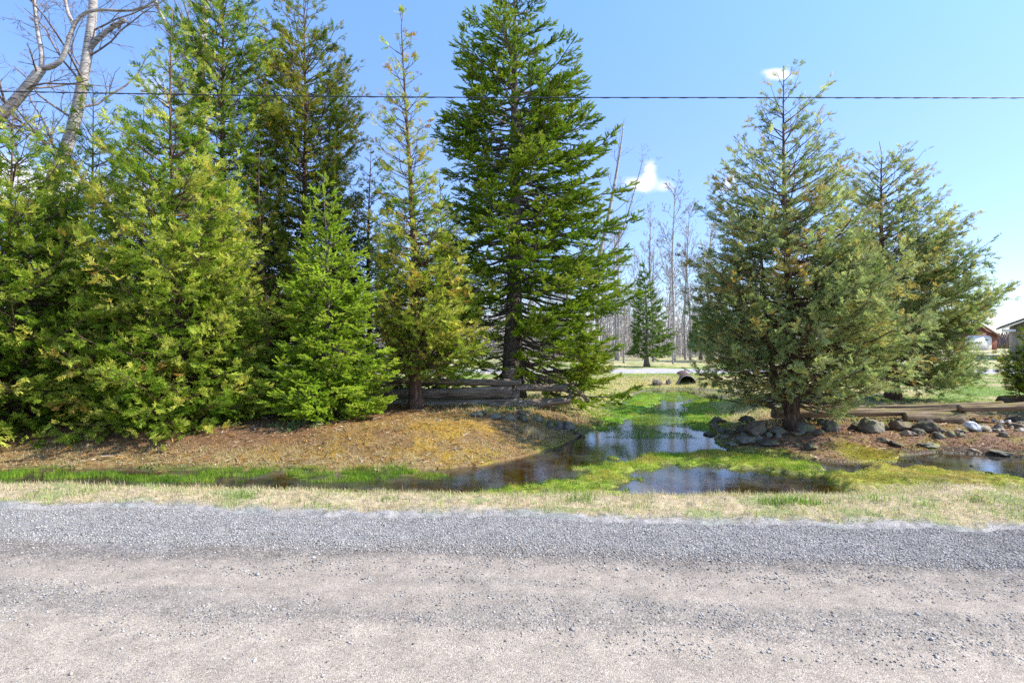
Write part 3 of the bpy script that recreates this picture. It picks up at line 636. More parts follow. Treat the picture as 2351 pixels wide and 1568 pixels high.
    if kind == 'cedar': td = unit(tg*.7+latv*.9+np.array([0, 0, 1.])*r.normal(.12, .45, m)[:, None])
    else: td = unit(tg*.7+latv*.85+np.array([0, 0, 1.])*r.normal(-.05+.12*t[bi], .16, m)[:, None])
    mid = p0+td*(tl*.5)[:, None]+np.array([0, 0, 1.])*(tl*(.0 if kind == 'cedar' else -.03))[:, None]
    end = mid+unit(td*.8+tg*.4+np.array([0, 0, 1.])*(-.12 if kind == 'cedar' else -.10))*(tl*.5)[:, None]
    TP = np.stack([p0, mid, end], 1); TR = np.stack([np.full(m, .0045), np.full(m, .0032), np.full(m, .0015)], 1)*branch_vis
    vis = (r.random(m) < .6) | inner
    V, fs = tubes(TP[vis], TR[vis], 3, False); ba.add(V, fs)
    # leaves along twigs
    sp = sprs*(.34 if kind == 'cedar' else .36)
    ns = np.maximum((tl/sp).astype(int), 2); ti = np.repeat(np.arange(m), ns); n = len(ti)
    keep = ~inner[ti]; ti = ti[keep]; n = len(ti)
    w = r.random(n)**.8; pp = np.where(w[:, None] < .5, p0[ti]+(mid-p0)[ti]*(w*2)[:, None], mid[ti]+(end-mid)[ti]*(w*2-1)[:, None])
    dvec = unit((end-p0)[ti]); lat2 = unit(np.cross(dvec, np.array([0, 0, 1.])))*np.where(r.random(n) < .5, -1, 1)[:, None]
    fb = r.normal(0, .13, nb)[bi[ti]]; htt = t[bi[ti]]; outer = sq[ti]
    if kind == 'cedar':
        dvec = unit(dvec*1.+lat2*r.uniform(0, .8, n)[:, None]+np.stack([r.normal(0, .12, n), r.normal(0, .12, n), r.normal(.05, .32, n)], 1))
        nrm = unit(np.stack([r.normal(0, .75, n), r.normal(0, .75, n), np.full(n, .9)], 1)+r.normal(0, .35, (nb, 3))[bi[ti]])
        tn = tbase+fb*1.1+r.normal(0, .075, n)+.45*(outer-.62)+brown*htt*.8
        tn = np.where(r.random(n) < brown*(.15+1.0*htt)*(.3+outer), r.uniform(.82, 1., n), tn)
        size = sprs*r.uniform(.6, 1.2, n); T = CED
    else:
        dvec = unit(dvec*.9+lat2*r.uniform(.1, .9, n)[:, None]+np.stack([r.normal(0, .15, n), r.normal(0, .15, n), r.normal(.10, .22, n)], 1))
        nrm = np.stack([r.normal(0, 1, n), r.normal(0, 1, n), r.normal(0, 1, n)], 1)
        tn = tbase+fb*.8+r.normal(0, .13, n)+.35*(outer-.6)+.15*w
        size = sprs*r.uniform(.7, 1.25, n); T = NDL
    tn = np.clip(tn, 0, 1)
    for k in range(4):
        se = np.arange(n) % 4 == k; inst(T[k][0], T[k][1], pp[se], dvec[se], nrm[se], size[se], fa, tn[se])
    if kind == 'spruce':  # leader shoots at branch ends and at the very top
        e = BP[:, -1]; dv = unit(BP[:, -1]-BP[:, -2]+np.array([0, 0, .02])); 
        for k in range(3): inst(NDL[k][0], NDL[k][1], e-dv*(.06*k), dv+r.normal(0, .15, dv.shape)*k, r.normal(0, 1, dv.shape), np.full(nb, sprs*1.2), fa, np.full(nb, min(1, tbase+.25)))
    for o_ in (ta, fa):
        pass
    o1 = build('trunk', np.concatenate(ta.v), [np.concatenate(f) for f in ta.f.values()], barkm, tree, smooth=True)
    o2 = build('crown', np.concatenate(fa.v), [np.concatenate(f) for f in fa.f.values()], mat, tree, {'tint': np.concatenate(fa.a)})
    return tree, (BP+base, H, base)
G_L = 'evergreens massed left of the creek'; G_R = 'cedars right of the creek'
CB, SB = M['cedar_bark'], M['spruce_bark']
# --- left group
conifer('cedar_tree', 'cedar', 'yellow-green bushy cedar with a bare thin leader, sweeping down to the ground beside the ditch', G_L, 11.4, 410, 1000, 398, 18,
        [(1035, 300, 560), (990, 190, 600), (900, 150, 620), (780, 180, 610), (640, 200, 600), (520, 230, 600), (400, 245, 560), (260, 290, 500), (150, 325, 460), (60, 368, 428), (20, 392, 404)],
        M['cedar_yellow'], CB, .085, 420, 1.15, 1, .03, .52, low=.15, sprs=.19, topfade=.2)
conifer('cedar_tree', 'cedar', 'leftmost bushy yellow-green cedar at the edge of the photo, sweeping over the ditch bank', G_L, 11.0, 40, 1000, 20, 250,
        [(1020, -160, 240), (980, -230, 260), (850, -240, 280), (700, -200, 260), (560, -130, 265), (430, -100, 215), (320, -80, 140), (255, -40, 80)],
        M['cedar_yellow'], CB, .075, 400, 1.15, 2, .03, .50, low=.15, sprs=.19, topfade=.1)
conifer('cedar_tree', 'cedar', 'dark slender cedar with a thin black trunk standing behind the leftmost bushy cedar', G_L, 15.5, 208, 950, 210, 180,
        [(930, 80, 330), (760, 80, 340), (560, 110, 300), (400, 110, 330), (280, 140, 285), (190, 180, 240)],
        M['cedar_yellow'], CB, .09, 280, .95, 3, .06, .35, sprs=.2, topfade=.4)
conifer('cedar_tree', 'cedar', 'tall green cedar with a thick dark trunk, cut by the top of the photo', G_L, 14.8, 512, 950, 508, -130,
        [(930, 380, 640), (760, 370, 650), (560, 380, 650), (400, 385, 640), (250, 385, 645), (120, 390, 640), (0, 405, 625), (-120, 455, 565)],
        M['cedar_yellow'], CB, .13, 440, 1., 4, .06, .36, sprs=.2, topfade=.15)
conifer('cedar_tree', 'cedar', 'tall brown-tipped cedar rising behind the young bright fir', G_L, 16.0, 693, 945, 698, -50,
        [(930, 560, 850), (760, 550, 860), (560, 560, 850), (400, 560, 845), (280, 562, 845), (160, 575, 835), (60, 605, 795), (-40, 660, 740)],
        M['cedar_dark'], CB, .13, 460, 1.05, 5, .14, .42, sprs=.2, topfade=.1)
conifer('cedar_tree', 'cedar', 'thin see-through cedar with a bare red-brown lower trunk in front of the rail fence', G_L, 13.5, 957, 948, 926, 25,
        [(862, 900, 1040), (830, 880, 1130), (740, 845, 1150), (640, 840, 1130), (540, 835, 1080), (420, 850, 1010), (300, 858, 1000), (200, 862, 985), (110, 880, 965), (30, 918, 936)],
        M['cedar_yellow'], CB, .14, 330, .9, 6, .08, .62, low=.75, sprs=.19, topfade=.55, leaf_from=.35, branch_vis=1.1)
conifer('cedar_tree', 'cedar', 'dark cedar filling the gap between the big left cedar and the young fir', G_L, 14.0, 610, 950, 600, 330,
        [(920, 510, 720), (760, 500, 720), (600, 530, 690), (450, 560, 650), (340, 592, 610)],
        M['cedar_dark'], CB, .10, 210, .9, 7, .04, .28, sprs=.2)
conifer('cedar_tree', 'cedar', 'dark cedar behind the young fir, left of the see-through cedar', G_L, 17.0, 850, 935, 850, 330,
        [(920, 730, 960), (760, 730, 960), (600, 750, 950), (450, 790, 910), (340, 842, 858)],
        M['cedar_dark'], CB, .11, 220, .9, 8, .04, .25, sprs=.22)
conifer('cedar_tree', 'cedar', 'dim cedar behind the bushy front cedars, its top left of the bare leader', G_L, 17.0, 330, 935, 325, 210,
        [(920, 210, 440), (760, 200, 450), (560, 230, 420), (380, 270, 380), (230, 315, 335)],
        M['cedar_dark'], CB, .10, 200, .85, 9, .05, .32, sprs=.22)
conifer('cedar_tree', 'cedar', 'dark cedar in the back row at the left edge of the photo', G_L, 17.5, 40, 930, 40, 330,
        [(920, -120, 180), (760, -120, 190), (560, -70, 150), (420, 0, 90), (340, 32, 48)],
        M['cedar_dark'], CB, .10, 160, .85, 10, .05, .30, sprs=.22)
conifer('spruce_tree', 'spruce', 'dark narrow spruce half hidden between the see-through cedar and the giant spruce', G_L, 19.0, 1010, 915, 1010, 395,
        [(900, 890, 1130), (760, 900, 1120), (620, 935, 1085), (500, 965, 1050), (420, 995, 1022)],
        M['spruce'], SB, .10, 150, .8, 11, 0, .2, sprs=.17)
conifer('young_fir', 'spruce', 'bright green young fir with upright pale tip standing on the mound', None, 11.8, 745, 972, 748, 398,
        [(932, 590, 915), (912, 575, 900), (880, 600, 885), (860, 610, 900), (790, 635, 885), (760, 650, 850), (700, 640, 870), (620, 665, 840), (540, 680, 810), (480, 702, 790), (430, 728, 768), (402, 744, 752)],
        M['fir'], SB, .075, 240, 1.25, 12, 0, .48, low=.42, sprs=.13, leaf_from=.12)
conifer('spruce_tree', 'spruce', 'giant green spruce, tallest tree in the middle, with bare inner limbs over the fence end', None, 15.6, 1172, 900, 1190, -215,
        [(925, 1160, 1440), (890, 1150, 1460), (845, 1080, 1470), (760, 1050, 1455), (640, 1010, 1460), (560, 1000, 1458), (470, 1005, 1440), (380, 1015, 1412), (280, 1015, 1395), (200, 1020, 1372), (130, 1030, 1340), (60, 1055, 1303), (0, 1080, 1265), (-100, 1130, 1225), (-210, 1186, 1196)],
        M['spruce'], SB, .27, 350, 1.1, 13, 0, .46, low=.9, sprs=.17, leaf_from=.28, branch_vis=1.25, bare=.06, deadlow=.55)
# --- right group
conifer('cedar_tree', 'cedar', 'large grey-green cedar forking near its base among the boulders right of the creek', G_R, 11.9, 1815, 985, 1800, 150,
        [(935, 1650, 1930), (900, 1600, 2040), (860, 1585, 2060), (760, 1572, 2080), (650, 1572, 2060), (560, 1600, 2020), (470, 1630, 1985), (400, 1655, 1955), (330, 1700, 1925), (260, 1722, 1898), (200, 1738, 1888), (155, 1775, 1830)],
        M['cedar_grey'], CB, .115, 370, .95, 14, .10, .50, low=.55, sprs=.18, topfade=.3, deadlow=.42)
conifer('cedar_tree', 'cedar', 'spreading grey-green cedar behind the sun-bleached logs, with brown upper tips', G_R, 16.5, 2045, 918, 2020, 325,
        [(880, 1940, 2290), (855, 1900, 2290), (805, 1885, 2205), (765, 1880, 2210), (725, 1880, 2280), (690, 1880, 2285), (640, 1890, 2255), (590, 1910, 2235), (540, 1925, 2205), (470, 1955, 2165), (400, 1955, 2145), (340, 1975, 2090)],
        M['cedar_grey'], CB, .17, 350, 1., 15, .13, .46, low=.75, sprs=.21, topfade=.0, deadlow=.38)
conifer('cedar_tree', 'cedar', 'small dark cedar cut off by the right edge of the photo behind the log pile', G_R, 14.2, 2420, 930, 2415, 700,
        [(915, 2330, 2520), (860, 2318, 2540), (800, 2335, 2520), (750, 2360, 2470), (705, 2405, 2425)],
        M['cedar_dark'], CB, .07, 110, 1., 16, .10, .30, low=.1, sprs=.17)
# extra stems of the forking right cedar
tree = [o for o in bpy.data.objects if o.get('label', '').startswith('large grey-green cedar forking')][0]
st = []
for pts, r0 in (([(1812, 955), (1800, 915), (1780, 870), (1765, 800), (1755, 700), (1750, 620), (1742, 540), (1738, 500)], .085),
                ([(1818, 950), (1838, 900), (1850, 860), (1858, 800), (1868, 700), (1876, 640), (1881, 580), (1884, 530)], .08)):
    st.append((np.array([px(u, v, 11.9+(.15 if u < 1815 else -.1)) for u, v in pts])-np.array(tree.location), r0))
acc = Acc()
for P_, r0 in st:
    V, fs = tubes(P_[None], (r0*np.linspace(1, .15, len(P_)))[None], 9); acc.add(V, fs)
build('stem', np.concatenate(acc.v), [np.concatenate(f) for f in acc.f.values()], CB, tree, smooth=True)

# ================================================================== bare trees
def kids(P, Rd, n, s0, s1, lf, ang, K, r, zup=.1, rf=.55, wob=.08, rmin=.003):
    B, KP, _ = P.shape; idx = np.repeat(np.arange(B), n); m = len(idx)
    L = np.linalg.norm(P[:, 1:]-P[:, :-1], axis=2).sum(1)[idx]
    s = r.uniform(s0, s1, m); f = s*(KP-1); k = np.minimum(f.astype(int), KP-2); f = (f-k)[:, None]
    p = P[idx, k]*(1-f)+P[idx, k+1]*f; tg = unit(P[idx, k+1]-P[idx, k]); rad = Rd[idx, k]*(1-f[:, 0])+Rd[idx, k+1]*f[:, 0]
    rv = r.normal(0, 1, (m, 3)); pe = unit(rv-tg*(rv*tg).sum(1, keepdims=True))
    a = R(1)*r.normal(ang, 12, m)[:, None]; d = tg*np.cos(a)+pe*np.sin(a)
    ln = L*lf*(1.1-.65*s)*r.uniform(.55, 1.2, m)
    Q = np.zeros((m, K, 3)); Q[:, 0] = p; st = (ln/(K-1))[:, None]
    for j in range(1, K):
        d = unit(d+r.normal(0, wob*2.2, (m, 3))+np.array([0, 0, zup])); Q[:, j] = Q[:, j-1]+d*st
    R2 = np.maximum(rad*rf, rmin)[:, None]*np.linspace(1, .35, K)[None]
    return Q, R2
def bare_tree(name, label, group, base, pts, radii, mat, r, lv, trunk_sides=10, tree=None, twmat=None):
    """pts: list of trunk/limb polylines in world metres; lv: list of child levels (n, s0, s1, lf, ang, zup)"""
    if tree is None: tree = empty(name, base); tag(tree, label, 'tree', group)
    ta = Acc(); ca = Acc(); b = np.asarray(base)
    for P_, R_ in zip(pts, radii):
        P_ = np.asarray(P_, float)-b; q = np.linspace(0, 1, len(P_)); K = 18; qq = np.linspace(0, 1, K)
        # smooth resample
        PP = np.stack([np.interp(qq, q, P_[:, i]) for i in range(3)], 1)
        for _ in range(2): PP[1:-1] = (PP[:-2]+2*PP[1:-1]+PP[2:])/4
        RR = np.interp(qq, np.linspace(0, 1, len(R_)), R_)
        V, fs = tubes(PP[None], RR[None], trunk_sides); ta.add(V, fs)
        Pp, Rp = PP[None], RR[None]
        for i, (n, s0, s1, lf, ang, zup) in enumerate(lv):
            Pp, Rp = kids(Pp, Rp, n, s0, s1, lf, ang, 7 if i == 0 else 5, r, zup, rf=.24 if i == 0 else .55, rmin=.0035 if base[1] < 30 else .018)
            V, fs = tubes(Pp, Rp, 5 if i == 0 else 3, False); (ca).add(V, fs)
    build('trunk', np.concatenate(ta.v), [np.concatenate(f) for f in ta.f.values()], mat, tree, smooth=True)
    build('crown', np.concatenate(ca.v), [np.concatenate(f) for f in ca.f.values()], twmat or mat, tree, smooth=True)
    return tree
r = np.random.default_rng(5)
G_B = 'white barked birches behind the cedars'
Yb = 15.8
P1 = [px(u, v, Yb) for u, v in ((72, 950), (80, 700), (88, 520), (105, 430), (150, 365), (176, 270), (190, 190), (203, 110), (212, 50), (216, -10), (220, -180))]
P1b = [px(u, v, Yb) for u, v in ((200, 118), (222, 92), (250, 68), (288, 46))]
bare_tree('birch_tree', 'white birch with a forked trunk and a stubby cut side limb, near the top left', G_B, px(72, 950, Yb), [P1, P1b], [[.22, .21, .19, .17, .155, .145, .125, .115, .10, .06], [.085, .075, .065, .055]], M['birch_bark'], r,
          [(15, .35, .98, .26, 58, .03), (8, .15, 1, .5, 45, -.02), (8, .1, 1, .5, 40, -.10)], twmat=M['twig_bark'])
Yb = 14.6
P2 = [[px(u, v, Yb) for u, v in q] for q in (((-330, 930), (-300, 700), (-200, 500), (-90, 360), (10, 262), (68, 195), (95, 158)), ((95, 160), (96, 120), (86, 70), (80, 20), (74, -70)),
      ((95, 158), (122, 155), (148, 138), (154, 98), (168, 62), (183, 28), (228, 18), (285, 30), (335, 22), (375, -15)), ((170, 62), (155, 28), (146, -20), (140, -80)))]
bare_tree('birch_tree', 'grey-white birch leaning in from the left edge of the photo, forking under the wire', G_B, P2[0][0], P2, [[.17, .16, .14, .125, .115], [.06, .05, .04], [.075, .06, .045, .035, .02], [.05, .035, .02]], M['birch_bark'], r,
          [(11, .3, .98, .35, 55, .0), (7, .15, 1, .5, 45, -.02), (8, .1, 1, .5, 40, -.08)], twmat=M['twig_bark'])
Yb = 18.5
P3 = [[px(u, v, Yb) for u, v in q] for q in (((500, 930), (492, 700), (478, 450), (458, 215), (466, 90), (474, 0), (480, -160)), ((458, 200), (430, 145), (402, 92), (372, 40), (346, -20), (320, -90)))]
bare_tree('birch_tree', 'thin pale birch between the bare cedar leader and the thick dark cedar trunk', G_B, P3[0][0], P3, [[.19, .17, .14, .11, .06], [.09, .07, .05]], M['birch_bark'], r,
          [(10, .35, .98, .25, 52, .03), (5, .15, 1, .5, 45, .0), (5, .1, 1, .5, 40, -.05)], twmat=M['twig_bark'])
P4 = [[px(u, v, 24) for u, v in q] for q in (((1352, 852), (1330, 790), (1345, 690), (1385, 560), (1410, 430), (1425, 340), (1432, 285)), ((1345, 690), (1400, 600), (1440, 500), (1462, 420), (1478, 360)))]
bare_tree('birch_tree', 'bare birch behind the giant spruce, its fine twigs showing against the sky', None, P4[0][0], P4, [[.14, .12, .09, .05, .02], [.05, .03, .015]], M['birch_bark'], r,
          [(12, .3, .98, .28, 40, .10), (5, .15, 1, .5, 35, .06), (4, .1, 1, .5, 35, .0)], twmat=M['twig_bark'])
for k, (ub, ut, lab) in enumerate(((1322, 1300, 'short white birch stem leaning left under the giant spruce'), (1366, 1372, 'short white birch stem standing upright under the giant spruce, nearest the creek'))):
    P5 = [[px(ub, 850, 25+k), px((ub+ut)/2+3, 790, 25+k), px(ut, 720, 25+k), px(ut+8, 600, 25+k)]]
    bare_tree('birch_tree', lab, 'birch stems under the giant spruce', P5[0][0], P5, [[.13, .11, .09, .03]], M['birch_bark'], r, [(8, .4, .98, .3, 45, .1), (4, .15, 1, .5, 40, .05)], twmat=M['twig_bark'])
# far wood: individual bare trees copied from six masters
masters = []
for i in range(6):
    rr_ = np.random.default_rng(100+i); H = 12.5; b0 = np.zeros(3)
    T = [[0, 0, -.3], [rr_.normal(0, .1), 0, H*.3], [rr_.normal(0, .3), 0, H*.6], [rr_.normal(0, .4), 0, H]]
    o = bare_tree('bare_tree', None, None, (0, 60, 0), [np.array(T)+np.array([0, 60, 0])], [[.13, .10, .065, .02]], M['birch_bark'] if i in (1,) else M['far_bark'], rr_,
                  [(26, .22, .98, .27, 40, .14), (6, .15, 1, .5, 35, .08), (5, .2, 1, .5, 30, .03)], trunk_sides=7, twmat=M['far_bark'])
    masters.append(o)
def copy_tree(o, loc, scale, rz):
    c = o.copy(); COL.objects.link(c); c.location = loc; c.scale = scale; c.rotation_euler = (0, 0, rz)
    for ch in list(o.children):
        d = ch.copy(); COL.objects.link(d); d.parent = c
    return c
spots = []
for i in range(56):
    u = -380+i*41+r.uniform(-16, 16); Y = r.uniform(50, 68); spots.append((u, Y, r.uniform(.75, 1.08)))
for u, Y, s_ in ((1500, 47, .98), (1548, 46, 1.12), (1420, 49, .95), (1585, 50, .9), (1625, 52, .9), (1465, 55, .8)): spots.append((u, Y, s_))
NAMED = {58-1: None}
first = set()
for k, (u, Y, s_) in enumerate(spots):
    mi = k % 6
    if (u, Y) == (1548, 46): mi = 1
    x = (u-U0)*Y/F; zg = gz_(x, Y); loc = (x, Y, zg); sc3 = (s_*r.uniform(.85, 1.1), s_, s_)
    if mi not in first: first.add(mi); o = masters[mi]; o.location = loc; o.scale = sc3; o.rotation_euler = (0, 0, r.uniform(0, 6.28))
    else: o = copy_tree(masters[mi], loc, sc3, r.uniform(0, 6.28))
    lab = 'bare leafless tree among many in the far wood across the lawn'
    if (u, Y) == (1548, 46): lab = 'tallest pale-trunked bare tree in the gap left of the large grey-green cedar'
    tag(o, lab, 'tree', 'bare trees of the far wood')
# small sprawling bare trees at the wood's edge
for u, Y, s_, lab in ((1432, 44, .30, 'small spreading bare tree left of the slim far spruce'), (1545, 43, .26, 'small spreading bare tree right of the slim far spruce')):
    x = (u-U0)*Y/F; o = copy_tree(masters[2], (x, Y, gz_(x, Y)), (s_*2.2, s_*2.2, s_), 1.); tag(o, lab, 'tree', 'small bare trees at the wood edge')
# the wood behind reads as one mass of stems and brush
acc = Acc(); n = 2000; x = r.uniform(-70, 40, n); y = r.uniform(66, 82, n); K = 4
P = np.zeros((n, K, 3)); h = r.uniform(3, 8.5, n)
for j in range(K): P[:, j] = np.stack([x+r.normal(0, .15*j, n), y, h*j/(K-1)-.1], 1)
Rd = r.uniform(.04, .10, n)[:, None]*np.linspace(1, .3, K)[None]; V, fs = tubes(P, Rd, 3, False); acc.add(V, fs)
Q, R2 = kids(P, Rd, 12, .15, 1, .22, 45, 4, r, .12, rmin=.024); V, fs = tubes(Q, R2, 3, False); acc.add(V, fs)
n = 2600; x = r.uniform(-60, 34, n); y = r.uniform(54, 66, n); P = np.zeros((n, 4, 3)); d = r.normal(0, .25, (n, 4, 2)).cumsum(1); h = r.uniform(.5, 2.2, n)
for j in range(4): P[:, j] = np.stack([x+d[:, j, 0], y+d[:, j, 1], h*j/3], 1)
Rd = np.full((n, 4), .022); V, fs = tubes(P, Rd, 3, False); acc.add(V, fs); Q, R2 = kids(P, Rd, 4, .1, 1, .6, 55, 3, r, .0, rmin=.014); V, fs = tubes(Q, R2, 3, False); acc.add(V, fs)
o = acc.build('far_wood', M['far_bark']); tag(o, 'grey-brown mass of bare stems and brush behind the lawn', 'wood', None, 'stuff')
M['hedge'] = flat_mat('brown_brush', (.20, .15, .14), .9, nscale=6)
acc = Acc(); n = 1500; x = r.uniform(62, 150, n); y = r.uniform(100, 112, n); P = np.zeros((n, 4, 3)); d = r.normal(0, .3, (n, 4, 2)).cumsum(1); h = r.uniform(2., 3.8, n)*(.8+.4*fbm(x*.2, x*0, 3))
for j in range(4): P[:, j] = np.stack([x+d[:, j, 0], y+d[:, j, 1], h*j/3], 1)
Rd = np.full((n, 4), .07); V, fs = tubes(P, Rd, 3, False); acc.add(V, fs); Q, R2 = kids(P, Rd, 6, .1, 1, .5, 50, 3, r, .1, rmin=.05); V, fs = tubes(Q, R2, 3, False); acc.add(V, fs)
o = acc.build('brush_thicket', M['hedge']); tag(o, 'dim brown brush thicket between the garage and the house', 'thicket', None, 'stuff')
# far evergreens
G_F = 'far evergreens by the wood'
conifer('spruce_tree', 'spruce', 'slim far spruce standing alone on the lawn edge beyond the driveway', None, 38, 1484, 838, 1482, 603,
        [(815, 1440, 1550), (790, 1450, 1545), (740, 1452, 1530), (700, 1455, 1520), (660, 1465, 1505), (625, 1474, 1492), (606, 1481, 1485)], M['far_conifer'], SB, .14, 110, .45, 31, 0, .35, low=1., sprs=.34, leaf_from=.2)
for k, (Y, u, vt, hw, lab) in enumerate(((46, 1655, 690, 40, 'tallest of the far cedars seen left of the large grey-green cedar'), (48, 1610, 730, 30, 'smaller far cedar nearest the pale-trunked bare tree'), (50, 1700, 700, 40, 'far cedar half hidden by the large grey-green cedar'),
                                (52, 1270, 700, 40, 'far cedar glimpsed through the giant spruce'), (50, 780, 690, 46, 'far cedar glimpsed behind the young bright fir'), (54, 300, 690, 50, 'far cedar glimpsed low behind the leftmost cedars'))):
    conifer('far_cedar', 'cedar', lab, G_F, Y, u, 822, u+2, vt, [(806, u-hw*.7, u+hw*.7), (780, u-hw, u+hw), (745, u-hw*.8, u+hw*.8), ((vt+745)/2, u-hw*.5, u+hw*.5), (vt+4, u-4, u+4)],
            M['far_conifer'], SB, .12, 70, .35, 40+k, .05, .4, low=1., sprs=.55)
# pale low sprig at the young fir's foot and its small companion
conifer('fir_seedling', 'spruce', 'low pale fir sprig sprawling on the litter in front of the young fir', 'seedlings at the foot of the young fir', 10.9, 690, 1010, 688, 968, [(1000, 615, 752), (990, 608, 755), (978, 640, 735), (968, 682, 692)], M['fir_pale'], SB, .018, 46, 1.7, 61, 0, .6, low=.05, sprs=.10, leaf_from=.1)
conifer('fir_seedling', 'spruce', 'tiny bright fir sprig right of the young fir trunk', 'seedlings at the foot of the young fir', 11.6, 780, 982, 782, 960, [(978, 768, 798), (970, 768, 800), (962, 779, 785)], M['fir'], SB, .012, 14, 1.3, 62, 0, .5, low=.02, sprs=.08, leaf_from=.1)

# ================================================================== logs and rails
def log(name, p0, p1, r0, r1, mat, seed, parent=None, flat=.85, bow=.03, loc=None, groove=.14, sides=26, K=60, ragged=.0):
    rr_ = np.random.default_rng(seed); p0 = np.asarray(p0, float); p1 = np.asarray(p1, float); L = np.linalg.norm(p1-p0)
    q = np.linspace(0, 1, K); ctr = p0[None]*(1-q[:, None])+p1[None]*q[:, None]
    T = unit(p1-p0); X = unit(np.cross([0, 0, 1.], T)) if abs(T[2]) < .9 else np.array([1., 0, 0]); Yv = np.cross(T, X)
    ctr = ctr+Yv*(bow*np.sin(np.pi*q*1.3+seed)*L*.25)[:, None]+X*(.02*np.sin(q*7+seed))[:, None]
    a = np.arange(sides)/sides*2*np.pi; A, Qg = np.meshgrid(a, q)
    g = fbm(A*2.2*1.0+seed*7, Qg*L*.55+seed, 4)-.5; g2 = vnoise(A*4.1+seed*3+.0*Qg, Qg*L*.35)-.5
    g = g*np.sin(A/2)**.3*1.3
    rad = (r0*(1-Qg)+r1*Qg)*(1+groove*2.6*g+groove*1.0*g2+.10*np.cos(2*A+seed))
    kn = rr_.uniform(0, 1, (5, 2))
    for kx, ka in kn: rad = rad*(1+.22*np.exp(-((Qg-kx)*L/.06)**2-((A-ka*6.28)/.35)**2))
    V = ctr[:, None]+rad[:, :, None]*(X*np.cos(a)[None, :, None]+Yv*flat*np.sin(a)[None, :, None])
    if ragged: V = V+T*(rr_.normal(0, ragged, (1, sides, 1))*(np.where((q < .02) | (q > .98), 1, 0))[:, None, None])
    V = V.reshape(-1, 3); k = np.arange(K-1)[:, None]*sides; s = np.arange(sides)[None]; s2 = (s+1) % sides
    f = np.stack([k+s, k+s2, k+sides+s2, k+sides+s], -1).reshape(-1, 4)
    n0 = len(V); V = np.concatenate([V, ctr[:1]+T*-.01, ctr[-1:]+T*.01])
    c0 = np.stack([(np.arange(sides)+1) % sides, np.arange(sides), np.full(sides, n0)], 1); e = (K-1)*sides
    c1 = np.stack([e+np.arange(sides), e+(np.arange(sides)+1) % sides, np.full(sides, n0+1)], 1)
    if parent is not None: V = V-np.array(parent.location)
    else: loc = (p0+p1)/2; V = V-loc
    o = build(name, V, [f, c0, c1], mat, parent, smooth=True, loc=loc if parent is None else None); return o
YF = 14.3
fence = empty('rail_fence', (px(1170, 950, YF)[0], YF, gz_(px(1170, 950, YF)[0], YF))); tag(fence, 'old split-rail log fence behind the red-brown cedar trunk, ending at the creek', 'fence')
def pz(u, v, Y): return px(u, v, Y)
RW = M['rail_wood']
for i, (u0, v0, u1, v1, th0, th1, dY) in enumerate(((893, 876, 1196, 877, 15, 19, 0), (815, 905, 1176, 899, 20, 30, .05), (866, 931, 1196, 930, 24, 26, -.05), (1186, 888, 1302, 892, 15, 16, .1), (1180, 932, 1312, 918, 28, 13, -.1),
        (560, 888, 915, 880, 16, 15, .12), (520, 912, 850, 908, 22, 20, .15), (500, 938, 900, 934, 24, 24, .1), (220, 886, 600, 888, 16, 16, .2), (200, 936, 560, 938, 24, 24, .2), (1128, 908, 1192, 906, 18, 22, .22))):
    a, b = pz(u0, v0, YF+dY), pz(u1, v1, YF+dY*.5); s_ = YF/F/2
    log('rail', a, b, th0*s_, th1*s_, RW, 20+i, fence, .95, .02, groove=.11)
pzb = gz_(px(1170, 950, YF)[0], YF)
p = px(1170, 845, YF+.42); log('post', (p[0], YF+.42, pzb-.1), (p[0]+.02, YF+.42, p[2]), .17, .15, RW, 51, fence, .9, .0, groove=.2, K=24, ragged=.03)
a = px(1352, 922, YF-.3); b = px(1308, 880, YF+.1); log('brace', a, b, .045, .05, M['pale_wood'], 52, fence, .9, .0, K=24)
a = px(1303, 925, YF-.1); b = px(1316, 880, YF+.2); log('brace', a, b, .05, .045, RW, 53, fence, .9, .0, K=24)
a = px(560, 955, YF); log('post', (a[0], YF+.35, gz_(a[0], YF)-.1), (a[0], YF+.35, 1.0), .11, .10, RW, 54, fence, .9, .0, K=20)
# right side: fallen rails lying on the boulders
def rlog(label, u0, v0, u1, v1, t0, t1, Y0, Y1, mat, seed, **k):
    a, b = px(u0, v0, Y0), px(u1, v1, Y1)
    o = log('log', a, b, t0*Y0/F/2, t1*Y1/F/2, mat, seed, **k); tag(o, label, 'log', 'weathered logs on the boulders'); return o
rlog('long front log, grey and grooved, lying on the boulders right of the forked cedar', 1775, 953, 2262, 936, 26, 15, 13.1, 12.9, M['pale_wood'], 71, groove=.2)
rlog('upper rear log with orange-brown top, lying behind the long front log', 1840, 937, 2300, 929, 16, 13, 13.4, 13.3, M['pale_wood'], 72, groove=.22)
rlog('sun-bleached log running out at the right edge of the photo', 2200, 935, 2560, 926, 16, 26, 12.75, 12.7, M['pale_wood'], 73, groove=.22)
rlog('short thick log with a pale sawn end wedged under the long front log', 2075, 955, 2213, 962, 20, 32, 12.85, 12.75, M['pale_wood'], 74, groove=.1, flat=1.)
rlog('mossy log end lying lowest under the sawn log', 2130, 985, 2222, 982, 22, 18, 12.75, 12.65, M['dark_wood'], 75)
rlog('dark old rail slanting down to the creek left of the forked cedar', 1728, 918, 1860, 966, 16, 22, 13.6, 13.2, M['rail_wood'], 76)
rlog('dark rounded log end on the grass at the right edge of the photo', 2296, 922, 2450, 914, 22, 26, 14.6, 14.6, M['dark_wood'], 77, flat=1.)
